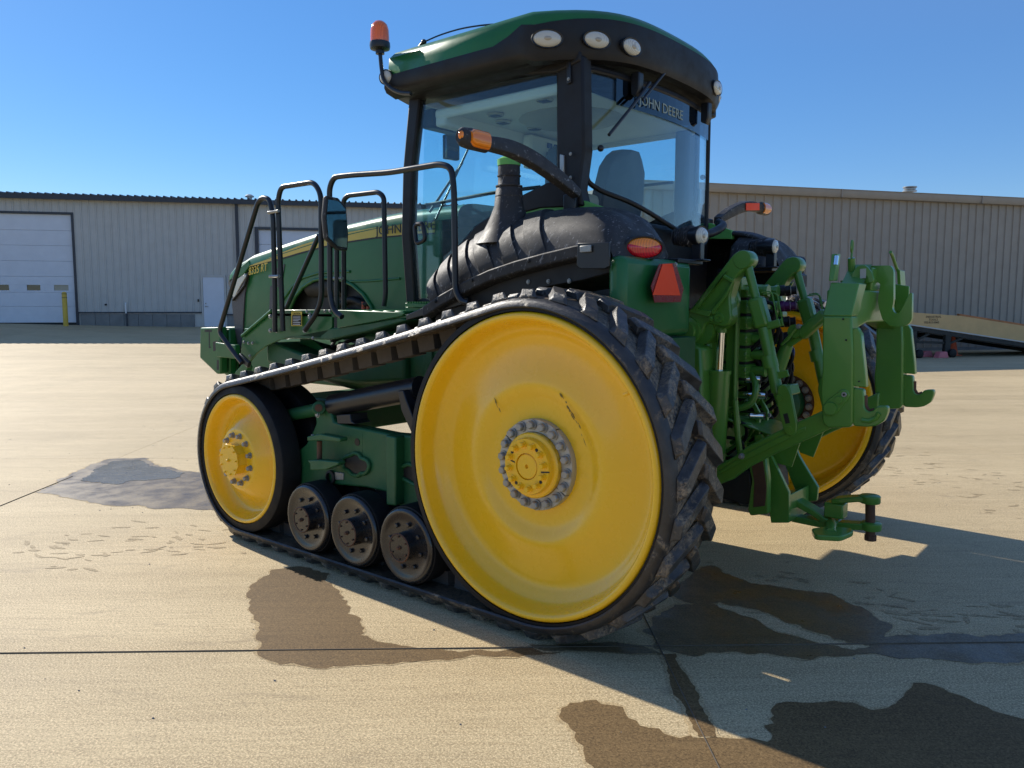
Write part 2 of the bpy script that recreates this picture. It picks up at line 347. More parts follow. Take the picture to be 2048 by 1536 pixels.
for i in range(-9, 10):
    for j in range(-10, 4):
        c = SO+E1*S*(i+.5)+E2*S*(j+.5); q = c-cpos; dd = q.dot(fwd); side = abs(q.dot(Vector((.770, .638, 0))))
        if dd < -5 or dd > 42 or side > dd*.72+6.5: continue
        if (c-LO).dot(LN) < 2.5: continue
        h = S/2-.0022; K = 6; zz = [gz(*(c+E1*a*h+E2*b*h).xy) for a in (-1, 1) for b in (-1, 1)]
        isflat = max(zz) < 1e-4
        if isflat and flat: me = flat
        else:
            mb = MB(); vv = []; ff = []
            for a in range(K+1):
                for b in range(K+1):
                    p = E1*(2*a/K-1)*h+E2*(2*b/K-1)*h; vv.append((p.x, p.y, gz(c.x+p.x, c.y+p.y)))
            ff = [(a*(K+1)+b, (a+1)*(K+1)+b, (a+1)*(K+1)+b+1, a*(K+1)+b+1) for a in range(K) for b in range(K)]
            ring = [a*(K+1) for a in range(K+1)]+[K*(K+1)+b for b in range(1, K+1)]+[a*(K+1)+K for a in range(K-1, -1, -1)]+[b for b in range(K-1, 0, -1)]
            n0 = len(vv); vv += [(vv[r][0], vv[r][1], vv[r][2]-.0135) for r in ring]; m = len(ring)
            ff += [(ring[r], ring[(r+1) % m], n0+(r+1) % m, n0+r) for r in range(m)]
            me = tomesh('slab', mb.add(vv, ff), M['concrete'], 30)
            if isflat: flat = me
        inst('slab', me, (c.x, c.y, 0), g0); nslab += 1
# dark filler in the joints next to the tractor
def patch(name, pts, mat, z, seed=0, amp=.03, label=None):
    P = [Vector((*q[:2], 0)) for q in pts]; out = []
    for i, a in enumerate(P):
        b = P[(i+1) % len(P)]; k = max(2, int((b-a).length/.03))
        t = (b-a).normalized(); nrm = Vector((-t.y, t.x, 0))
        for j in range(k):
            q = a.lerp(b, j/k); n1 = mn.fractal(Vector((q.x*5+seed, q.y*5, seed)), .6, 2.2, 5); q = q+nrm*n1*amp*1.6
            q = q+E1*mn.noise(Vector((q.x*22, q.y*22, seed)))*amp*.8; out.append((q.x, q.y, z))
    if name == 'wet_patch' or name == 'puddle' and z < .003:
        ar = sum(P[i].x*P[(i+1) % len(P)].y-P[(i+1) % len(P)].x*P[i].y for i in range(len(P))); sg = 1 if ar > 0 else -1
        rim = []
        for i in range(0, len(P)):
            a0_, b0_, c0_ = P[i-1], P[i], P[(i+1) % len(P)]; t = (c0_-a0_).normalized(); nn_ = Vector((t.y, -t.x, 0))*sg
            k_ = .010+.020*mn.noise(Vector((b0_.x*4, b0_.y*4, 9)))
            rim.append((b0_.x+nn_.x*k_, b0_.y+nn_.y*k_, 0))
        patch('damp_rim', rim, M['damp'], z-.0008, seed, amp)
    bm = bmesh.new(); vs = [bm.verts.new(q) for q in out]; fc = bm.faces.new(vs)
    bmesh.ops.triangulate(bm, faces=[fc])
    bm.normal_update()
    fl = [f for f in bm.faces if f.normal.z < 0]
    if fl: bmesh.ops.reverse_faces(bm, faces=fl)
    me = bpy.data.meshes.new(name); bm.to_mesh(me); bm.free(); me.materials.append(mat)
    o = bpy.data.objects.new(name, me); COL.objects.link(o); o['kind'] = 'structure'
    if label: o['label'] = label
    return o
patch('puddle', [(5.295,0.350,0.000),(5.770,-0.062,0.000),(6.123,-0.390,-0.000),(6.413,-0.741,-0.000),(6.156,-1.030,0.000),(5.695,-0.915,0.000),(5.018,-0.991,0.000),(4.646,-1.209,0.000),(3.938,-1.036,0.000),(3.372,-0.673,0.000),(3.451,-0.353,0.000),(3.857,-0.098,0.000),(4.208,0.068,0.000),(4.746,0.250,0.000)], M['soak'], .002, 1, .03)
patch('puddle', [(5.495,-0.090,0.000),(6.004,-0.489,0.000),(6.257,-0.726,-0.000),(6.057,-0.928,0.000),(5.638,-0.861,0.000),(5.073,-0.915,0.000),(4.884,-0.714,0.000),(5.129,-0.396,0.000),(5.066,-0.228,0.000)], M['puddle'], .004, 2, .03)
patch('wet_patch', [(1.876,0.217,0.000),(1.787,0.055,0.000),(1.555,0.034,0.000),(1.411,0.125,0.000),(1.049,0.245,0.000),(0.820,0.378,0.000),(0.649,0.503,0.000),(0.396,0.461,0.000),(0.225,0.356,0.000),(-0.000,0.169,0.000),(-0.176,-0.044,0.000),(-0.263,-0.007,0.000),(-0.047,0.223,0.000),(0.233,0.546,0.000),(0.515,0.848,0.000),(0.680,0.951,0.000),(0.878,0.943,0.000),(1.100,0.781,0.000),(1.416,0.647,0.000),(1.695,0.472,0.000)], M['wet'], .002, 3, .025)
patch('wet_patch', [(-0.575,0.470,0.000),(-0.559,0.366,0.000),(-0.638,0.294,0.000),(-0.755,0.284,0.000),(-0.895,0.321,0.000),(-1.050,0.321,0.000),(-1.203,0.204,0.000),(-1.325,0.139,0.000),(-1.276,-0.036,0.000),(-1.260,-0.169,0.000),(-1.339,-0.289,0.000),(-1.466,-0.340,0.000),(-1.572,-0.386,0.000),(-1.643,-0.553,0.000),(-1.628,-0.702,0.000),(-1.718,-0.771,0.000),(-1.843,-0.719,0.000),(-1.951,-0.674,0.000),(-2.129,-0.696,0.000),(-2.456,-0.735,0.000),(-2.467,-0.028,-0.000),(-1.401,0.859,0.000),(-0.938,0.696,0.000),(-0.737,0.582,0.000)], M['wet'], .002, 4, .03)
patch('wet_patch', [(-0.283,-1.016,0.000),(-0.213,-1.402,0.000),(-0.233,-1.640,0.000),(-0.566,-1.487,0.000),(-0.782,-1.558,0.000),(-0.991,-1.626,0.000),(-1.188,-1.520,0.000),(-1.382,-1.367,0.000),(-1.411,-1.072,0.000),(-1.287,-1.007,0.000),(-1.138,-1.016,-0.000),(-0.933,-1.080,0.000),(-0.726,-1.108,-0.000),(-0.557,-1.092,0.000),(-0.472,-0.954,0.000)], M['soak'], .0026, 5, .025)
patch('wet_patch', [(-0.412,-0.460,0.000),(-0.379,-0.896,0.000),(-0.524,-1.035,0.000),(-0.714,-1.005,-0.000),(-0.917,-0.914,-0.000),(-1.128,-0.897,0.000),(-1.309,-0.935,0.000),(-1.432,-1.261,-0.000),(-1.651,-1.427,0.000),(-2.004,-1.720,0.000),(-2.436,-2.040,0.000),(-2.443,-1.613,0.000),(-2.007,-1.318,0.000),(-1.715,-1.095,0.000),(-1.405,-0.921,0.000),(-1.157,-0.679,0.000),(-0.916,-0.543,0.000),(-0.759,-0.384,0.000),(-0.573,-0.330,0.000)], M['soak'], .002, 6, .025)
patch('wet_patch', [(-0.628,-0.289,0.000),(-0.684,-0.335,0.000),(-0.900,-0.079,0.000),(-1.155,0.235,0.000),(-1.110,0.272,0.000),(-0.822,-0.044,0.000)], M['wet'], .0035, 7, .012)
patch('wet_patch', [(-0.088,0.044,0.000),(-0.214,-0.076,0.000),(-0.391,-0.254,0.000),(-0.529,-0.308,0.000),(-0.625,-0.286,0.000),(-0.516,-0.189,0.000),(-0.316,-0.058,0.000),(-0.182,0.046,0.000)], M['soak'], .0035, 8, .01)
# dark scuffs left by the track lugs in the damp area, and the joint lines running through it
rt_ = random.Random(21); tm = MB()
for (pa, pb), n_, wd in zip(([(3.306,1.216,-0.000),(2.349,-0.260,0.000)], [(3.677,1.033,0.000),(3.003,-0.013,0.000)], [(-0.309,-1.482,0.000),(-1.892,-1.923,0.000)], [(-0.528,-1.220,0.000),(-1.918,-1.714,0.000)], [(-0.093,-6.881,-0.000),(-1.474,-5.297,0.000)], [(-0.160,-5.804,0.000),(-1.587,-4.392,0.000)]), (46, 34, 44, 40, 26, 26), (.05, .05, .045, .045, .05, .05)):
    pa = Vector(pa); pb = Vector(pb)
    for k in range(n_):
        q = pa.lerp(pb, (k+rt_.uniform(-.3, .3))/n_)+Vector((rt_.gauss(0, .16), rt_.gauss(0, .16), 0)); L_ = rt_.uniform(.02, .07); w_ = rt_.uniform(.006, .018); an = rt_.gauss(.55, .45)
        u_ = Vector((math.cos(an), math.sin(an), 0)); v_ = Vector((-u_.y, u_.x, 0)); pts = []
        for t in range(14):
            th = 2*PI*t/14; rr_ = 1+.45*mn.noise(Vector((q.x*7+math.cos(th)*1.4, q.y*7+math.sin(th)*1.4, k))); pts.append(q+u_*L_*math.cos(th)*rr_+v_*w_*math.sin(th)*rr_+u_*0)
        tm.add([(p.x, p.y, gz(p.x, p.y)+.0016+.00001*k) for p in pts], [tuple(range(14))])
obj('tyre_marks', tm, M['smear'], None, kind='stuff', ang=0)
for p0_, p1_ in ((SO-E1*9, SO+E1*4), (SO-E2*1.0, SO+E2*3.5), (SO+E1*S-E2*4, SO+E1*S+E2*1)):
    obj('joint_filler', MB().bar((p0_.x, p0_.y, .0035), (p1_.x, p1_.y, .0035), .0035, .005, up=((E2 if abs((p1_-p0_).normalized().dot(E1)) > .5 else E1).x, (E2 if abs((p1_-p0_).normalized().dot(E1)) > .5 else E1).y, 0)), M['joint'], g0, ang=0)

pb = MB(); rp_ = random.Random(11)
for k in range(260):
    x = rp_.uniform(-1.6, 9); y = rp_.uniform(-6, 2.4)
    if abs(y+1.8) < 2.0 and x < 3.4 and x > -1: continue
    s = rp_.uniform(.0022, .0055); z = gz(x, y)
    pb.add([(x-s, y-s*.7, z), (x+s, y-s*.8, z), (x+s*.8, y+s, z), (x-s, y+s*.6, z), (x-s*.5, y-s*.3, z+s), (x+s*.5, y-s*.3, z+s*.9), (x+s*.3, y+s*.5, z+s)], [(0, 1, 5, 4), (1, 2, 6, 5), (2, 3, 6), (3, 0, 4), (3, 4, 6), (4, 5, 6)])
obj('grit', pb, M['found'], None, kind='stuff', ang=0)

# ------------------------------------------------------------------ left building
LB = root('metal_building', tuple(LO), 'long cream metal building with dark trim and a wide overhead door, left background', 'building', rz=math.atan2(LE.y, LE.x))
def zb(x): return .87-.024*x
X0, X1, DH = -14.0, 27.0, 5.81
D0, D1 = -3.9, 2.92
b2x0, b2x1 = 10.9, 15.3
obj('wall', MB().box(X0, D0, .02, .3, -1, 6.5).box(D1, b2x0, .02, .3, -1, 6.5).box(b2x1, X1, .02, .3, -1, 6.5).box(D0, D1, .02, .3, 5.85, 6.5).box(b2x0, b2x1, .02, .3, 5.35, 6.5).box(X0, X1, 8, 8.3, -1, 6.5).box(X0, X0+.3, .3, 8, -1, 6.5).box(X1-.3, X1, .3, 8, -1, 6.5), M['siding'], LB)
def panel(w, z0, z1):
    mb = MB(); r = .035; h = .032
    prof = [(0, 0), (.012, 0), (.03, h), (.03+r, h), (.048+r, 0), (w*.36, 0), (w*.38, .008), (w*.42, 0), (w*.66, 0), (w*.68, .008), (w*.72, 0), (w-.004, 0), (w-.004, -.018), (0, -.018)]
    return tomesh('siding_panel', mb.prism([(x, -y, z0) for x, y in prof], (0, 0, z1-z0)), M['siding'], 30)
PW = .3115
full = panel(PW, 1.36, 6.48); dsh = panel(PW, DH+.07, 6.48); d2s = panel(PW, 5.45, 6.48)
i = -1
x = D1-PW*23
while x < 22:
    inb = b2x0-.1 <= x and x+PW <= b2x1+.3
    me = dsh if (x+PW <= D1+.01 and x >= D0-.2) else d2s if inb else full
    if not (8.25 < x < 9.35): inst('siding_panel', me, (x, 0, 0), LB)
    else: inst('siding_panel', panel(PW, 3.1, 6.48), (x, 0, 0), LB)
    x += PW
# roof: dark eave, low slope, standing ribs
obj('roof', MB().prism([(X0, -.25, 6.62), (X0, 4.2, 6.95), (X0, 8.5, 6.62), (X0, 8.5, 6.52), (X0, -.25, 6.52)], (X1-X0, 0, 0)), M['darktrim'], LB)
obj('eave_trim', MB().box(X0, X1, -.36, -.255, 6.42, 6.64), M['darktrim'], LB)
me = tomesh('roof_rib', MB().prism([(-.05, -.40, 6.64), (-.025, -.40, 6.70), (.025, -.40, 6.70), (.05, -.40, 6.64)], (0, 4.5, .30)), M['darktrim'], 0)
x = -3.0
while x < 21: inst('roof_rib', me, (x, 0, 0), LB); x += .31
# foundation blocks
x = D1+.12; k = 0
while x < 22:
    w = .62
    if not (8.2 < x+w*.5 < 9.5):
        xe = min(x+w-.012, 8.34 if x < 8.34 else 99)
        obj('foundation_block', MB().prism([(x, -.045, -.4), (xe, -.045, -.4), (xe, -.045, 1.295-.006*x), (x, -.045, 1.295-.006*x)], (0, .06, 0)), M['found'], LB, bevel=.006)
    x += w if not 8.2 < x+w*.5 < 9.0 else 9.5-x
obj('base_trim', MB().box(D1+.05, 8.36, -.075, -.05, 1.30, 1.37).box(9.44, 22, -.075, -.05, 1.20, 1.27), M['darktrim'], LB)
# wide overhead door
dr = obj('overhead_door', MB().box(D0, D1, .12, .16, .3, 5.8), M['whitedoor'], LB, label='wide white sectional overhead door')
zs = [.88, 1.62, 2.26, 2.98, 3.68, 4.38, 5.06, 5.78]; xs = [(-2.35, -1.85), (-1.15, -.58), (-.12+.1, .55), (.83, 1.39), (1.96, 2.6)]
for k in range(7):
    a, b = zs[k]+.004, zs[k+1]-.004
    if k == 2-0:
        a2, b2 = 2.345, 2.60; mb = MB(); e = [D0+.02]
        mb.box(D0+.02, D1-.1, .06, .115, a, a2).box(D0+.02, D1-.1, .06, .115, b2, b); xx = D0+.02
        for p, q in [(-3.1, -2.5), (-1.75, -1.15), (-.5, .1), (.83, 1.39), (1.96, 2.56)]:
            mb.box(xx, p, .06, .115, a2, b2); xx = q
            pn = obj('window', MB().box(p+.002, q-.002, .095, .105, a2+.002, b2-.002), M['darkglass'] if p < 1.9 else M['beige'], dr)
        mb.box(xx, D1-.1, .06, .115, a2, b2); obj('door_panel', mb, M['whitedoor'], dr, bevel=.004)
    else: obj('door_panel', MB().box(D0+.02, D1-.1, .06, .115, a, b), M['whitedoor'], dr, bevel=.005)
obj('door_frame', MB().box(D0-.1, D1+.04, -.06, .1, 5.79, 5.88).box(D1-.07, D1+.04, -.061, .1, .3, 5.788).box(D0-.1, D0, -.061, .1, .3, 5.788), M['darktrim'], LB)
obj('door_seal', MB().box(D0, D1-.1, .05, .12, .6, .878), M['darkin'], LB)
# second overhead door behind the tractor
dr = obj('overhead_door', MB().box(b2x0, b2x1, .12, .16, .2, 5.3), M['whitedoor'], LB, label='second overhead door half hidden behind the tractor hood')
for k in range(7): obj('door_panel', MB().box(b2x0+.12, b2x1-.12, .06, .115, .5+.68*k+.008, .5+.68*(k+1)-.008), M['whitedoor'], dr, bevel=.005)
obj('door_frame', MB().box(b2x0-.06, b2x1+.06, -.06, .1, 5.29, 5.40).box(b2x0-.06, b2x0+.1, -.061, .1, .2, 5.288).box(b2x1-.1, b2x1+.06, -.061, .1, .2, 5.288), M['darktrim'], LB)
# walk door
wd = obj('door', MB().box(8.42, 9.37, -.07, -.02, .66, 3.0), M['whitedoor'], LB, label='plain white walk door', bevel=.006)
obj('door_handle', MB().cyl((8.52, -.07, 1.62), (8.52, -.12, 1.62), .03).cyl((8.52, -.115, 1.62), (8.64, -.115, 1.62), .012), M['steel'], wd)
obj('deadbolt', MB().cyl((8.52, -.07, 1.76), (8.52, -.10, 1.76), .03), M['steel'], wd)
obj('door_frame', MB().box(8.34, 8.41, -.08, .02, .5, 3.1).box(9.38, 9.45, -.08, .02, .5, 3.1).box(8.412, 9.378, -.08, .02, 3.01, 3.1), M['siding'], LB)
obj('keypad', MB().box(8.16, 8.23, -.085, -.04, 1.84, 1.97), M['black'], LB, bevel=.005)
obj('downspout', MB().box(9.98, 10.12, -.14, -.04, 1.3, 6.45), M['darktrim'], LB, bevel=.01)
obj('downspout', MB().tube(fil([(5.0, -.10, 1.30), (5.0, -.10, 1.75), (5.0, .0, 1.78)], .05), .035), M['white'], LB, label='short pale vent pipe by the foundation')
obj('drain_pipe', MB().cyl((5.02, -.09, .4), (5.02, -.09, 1.3), .035), M['darktrim'], LB)
obj('hose_bib', MB().cyl((4.15, -.02, 1.72), (4.15, -.12, 1.70), .03).ball((4.15, -.13, 1.70), .045), M['darkin'], LB)
obj('roof_vent', MB().cyl((10.6, .5, 6.6), (10.6, .5, 6.9), .12).lathe((10.6, .5, 6.86), (0, 0, 1), [(0, 0), (.21, 0), (.21, .05), (.1, .12), (0, .12)]), M['silver'], LB)

# ------------------------------------------------------------------ right building
RO, RE = Vector((9.944, -21.848, 0)), Vector((-.56989, -.82172, 0))
RB = root('warehouse', tuple(RO), 'tan ribbed metal warehouse in shade behind the coupler and loading ramp', 'building', rz=math.atan2(RE.y, RE.x))
Z0, Z1 = -2.5, 17.0
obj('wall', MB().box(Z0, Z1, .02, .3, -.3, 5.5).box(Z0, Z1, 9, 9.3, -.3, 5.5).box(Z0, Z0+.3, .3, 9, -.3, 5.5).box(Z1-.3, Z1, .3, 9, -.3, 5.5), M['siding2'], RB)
w = .3478; prof = [(0, 0), (.03, 0), (.045, .035), (.085, .035), (.10, 0), (w-.004, 0), (w-.004, -.018), (0, -.018)]
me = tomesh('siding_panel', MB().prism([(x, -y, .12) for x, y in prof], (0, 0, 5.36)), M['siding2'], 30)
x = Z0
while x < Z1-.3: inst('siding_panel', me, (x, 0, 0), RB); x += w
obj('base_course', MB().box(Z0, Z1, -.03, .018, -.1, .115), M['found'], RB)
obj('gutter', MB().prism([(Z0-.1, -.02, 5.46), (Z0-.1, -.22, 5.46), (Z0-.1, -.27, 5.56), (Z0-.1, -.27, 5.70), (Z0-.1, -.30, 5.73), (Z0-.1, -.02, 5.73)], (Z1-Z0, 0, 0)), M['siding2'], RB)
obj('gutter_seam', MB().box(5.29, 5.33, -.305, -.1, 5.45, 5.735).box(11.4, 11.44, -.305, -.1, 5.45, 5.735), M['siding2'], RB)
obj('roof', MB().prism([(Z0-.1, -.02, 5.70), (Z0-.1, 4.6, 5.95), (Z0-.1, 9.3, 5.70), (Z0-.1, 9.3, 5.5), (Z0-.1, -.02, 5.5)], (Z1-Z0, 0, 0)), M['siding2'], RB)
vt = MB().cyl((10.2, 2.0, 5.7), (10.2, 2.0, 6.27), .13)
for k, (a, b) in enumerate(((6.14, .26), (6.22, .22), (6.29, .26))): vt.lathe((10.2, 2.0, a), (0, 0, 1), [(0, 0), (b, 0), (b, .035), (0, .04)])
obj('roof_vent', vt, M['silver'], RB)

# ------------------------------------------------------------------ bollard, ramp, chocks, cone
def lp(x, y, z): return tuple(LO+LE*x-LN*y+Vector((0, 0, z)))     # a point given in the left building's own axes
bx, by = 2.62, -.75; gzb = gz(*lp(bx, by, 0)[:2])
bo = root('bollard', lp(bx, by, gzb), 'yellow steel bollard guarding the right side of the overhead door', 'bollard')
obj('post', MB().lathe(lp(bx, by, gzb), (0, 0, 1), [(.0, -.1), (.105, -.1), (.105, 1.44), (.085, 1.50), (.0, 1.53)], 24), M['bollard'], bo)
for h in (1.42, 1.25): obj('band', MB().lathe(lp(bx, by, gzb+h), (0, 0, 1), [(.104, 0), (.109, .002), (.109, .022), (.104, .024)], 24), M['letter'], bo)

def rp(x, y, z): return RO+RE*x+Vector((-RE.y, RE.x, 0))*y+Vector((0, 0, z))   # x along the wall, negative y towards the camera
rr = root('loading_ramp', tuple(rp(7.2, -2.4, 0)), 'tan steel loading ramp on dark legs sloping down beside the tan warehouse', 'ramp')
F = -3.4
def zt(x): return 1.47-(x-5.6)*.062 if x < 7.6 else 1.346-(x-7.6)*.130
RX0, RX1 = 4.3, 15.0
for yy in (F, F+2.0):
    top = [(x, zt(x)) for x in (RX0, 5.6, 7.6, 9, 10.5, 12.5, RX1)]; bot = [(x, 1.05-(x-5.6)*.130) for x in (RX1, 12.5, 10.5, 9, 7.6, 5.6, RX0)]
    s = obj('side_panel', MB().prism([rp(x, yy, z) for x, z in top+bot], Vector(rp(0, .05, 0)-rp(0, 0, 0))), M['ramp'], rr)
    obj('bottom_rail', MB().loft([[rp(x, yy-.02, z), rp(x, yy+.08, z), rp(x, yy+.08, z-.13), rp(x, yy-.02, z-.13)] for x, z in [(q[0], q[1]-.01) for q in bot[::-1]]]), M['darkin'], rr)
    obj('bottom_flange', MB().loft([[rp(x, yy-.03, z+.045), rp(x, yy+.06, z+.045), rp(x, yy+.06, z+.005), rp(x, yy-.03, z+.005)] for x, z in [(q[0], q[1]) for q in bot[::-1]]]), M['siding'], rr)
obj('deck', MB().loft([[rp(x, F+.06, z), rp(x, F+1.98, z), rp(x, F+1.98, z-.05), rp(x, F+.06, z-.05)] for x, z in [(q, zt(q)-.12) for q in (RX0, 7.6, 10, 12, RX1)]]), M['darkin'], rr)
obj('curb_rail', MB().loft([[rp(x, F+.052, z), rp(x, F+.16, z), rp(x, F+.16, z+.10), rp(x, F+.052, z+.10)] for x, z in [(q, zt(q)-.03) for q in (7.6, 9, 12, RX1)]]), M['rampedge'], rr)
for xx in (5.85, 7.15):
    for yy in (F+.05, F+1.9):
        obj('leg', MB().obox(rp(xx, yy, .50), (RE, (-RE.y, RE.x, 0), (0, 0, 1)), (.11 if xx > 7 else .07, .06, .38)), M['darkin'], rr, bevel=.01)
        wc = rp(xx+.14, yy-.10, .14); obj('wheel', MB().lathe(wc-Vector((-RE.y, RE.x, 0))*.07, (-RE.y, RE.x, 0), [(0, 0), (.10, 0), (.14, .02), (.14, .10), (.10, .12), (0, .12)], 22), M['rubber'], rr)
for yy in (F+.05, F+1.9):
    obj('brace', MB().bar(rp(5.85, yy, .52), rp(7.15, yy, .47), .05, .08, up=(-RE.y, RE.x, 0)), M['darkin'], rr)
    obj('brace', MB().bar(rp(5.9, yy, .54), rp(6.5, yy, .82), .05, .07, up=(-RE.y, RE.x, 0)), M['darkin'], rr)
    obj('brace', MB().bar(rp(7.2, yy, .44), rp(8.0, yy, .70), .05, .07, up=(-RE.y, RE.x, 0)), M['darkin'], rr)
xd = RE; ns = Vector((-RE.y, RE.x, 0))
for s, x, z in (('INDUSTRIAL', 6.23, 1.29), ('TOOLZ', 6.34, 1.20), ('702.815.6000', 6.16, 1.11)):
    t = text('lettering', s, .092, rp(x, F-.006, z), xd, (0, 0, 1), M['letter'], rr, .001, 1.18)
for cx, cy in ((6.72, -3.05), (6.86, -3.55)):
    c = rp(cx, cy, 0); ck = [c+RE*a+Vector((0, 0, z)) for a, z in ((-.21, 0), (.21, 0), (.14, .20), (-.12, .20))]
    lab = 'faded pink wheel chock farther from the ramp wheel' if cx < 6.8 else 'faded pink wheel chock right against the ramp wheel'
    obj('wheel_chock', MB().prism(ck, ns*.22), M['pink'], None, bevel=.015, label=lab, cat='wheel chock', group='wheel chocks by the ramp')
cc = rp(8.17, -2.59, 0)
cn = root('traffic_cone', tuple(cc), 'orange traffic cone standing behind the ramp leg', 'traffic cone')
obj('cone_body', MB().lathe(cc+Vector((0, 0, .03)), (0, 0, 1), [(.17, 0), (.16, .02), (.035, .70), (.02, .71), (0, .71)], 20), M['cone'], cn)
obj('cone_base', MB().obox(cc+Vector((0, 0, .016)), (RE, ns, (0, 0, 1)), (.2, .2, .016)), M['cone'], cn, bevel=.01)

# ================================================================== the tractor
YC = -1.82
T = root('tractor', (0.9, YC, 0), 'green and yellow rubber-tracked farm tractor parked on concrete, seen from rear left', 'tractor')
hexm = {}
def bolt(loc, r, mat, parent, h=None, axis=(0, 1, 0), name='bolt', washer=True):
    h = h or r*.9; key = (round(r, 4), round(h, 4), mat.name, washer)
    if key not in hexm:
        mb = MB()
        if washer: mb.lathe((0, 0, 0), (0, 0, 1), [(0, 0), (r*1.3, 0), (r*1.3, h*.22), (0, h*.22)], 16)
        mb.lathe((0, 0, h*.2), (0, 0, 1), [(0, 0), (r, 0), (r, h*.62), (r*.8, h*.8), (0, h*.8)], 6); hexm[key] = tomesh(name, mb, mat, 25)
    q = Vector(axis).to_track_quat('Z', 'Y'); e = (q.to_matrix() @ Matrix.Rotation(random.uniform(0, 1), 3, 'Z')).to_euler()
    return inst(name, hexm[key], loc, parent, e)

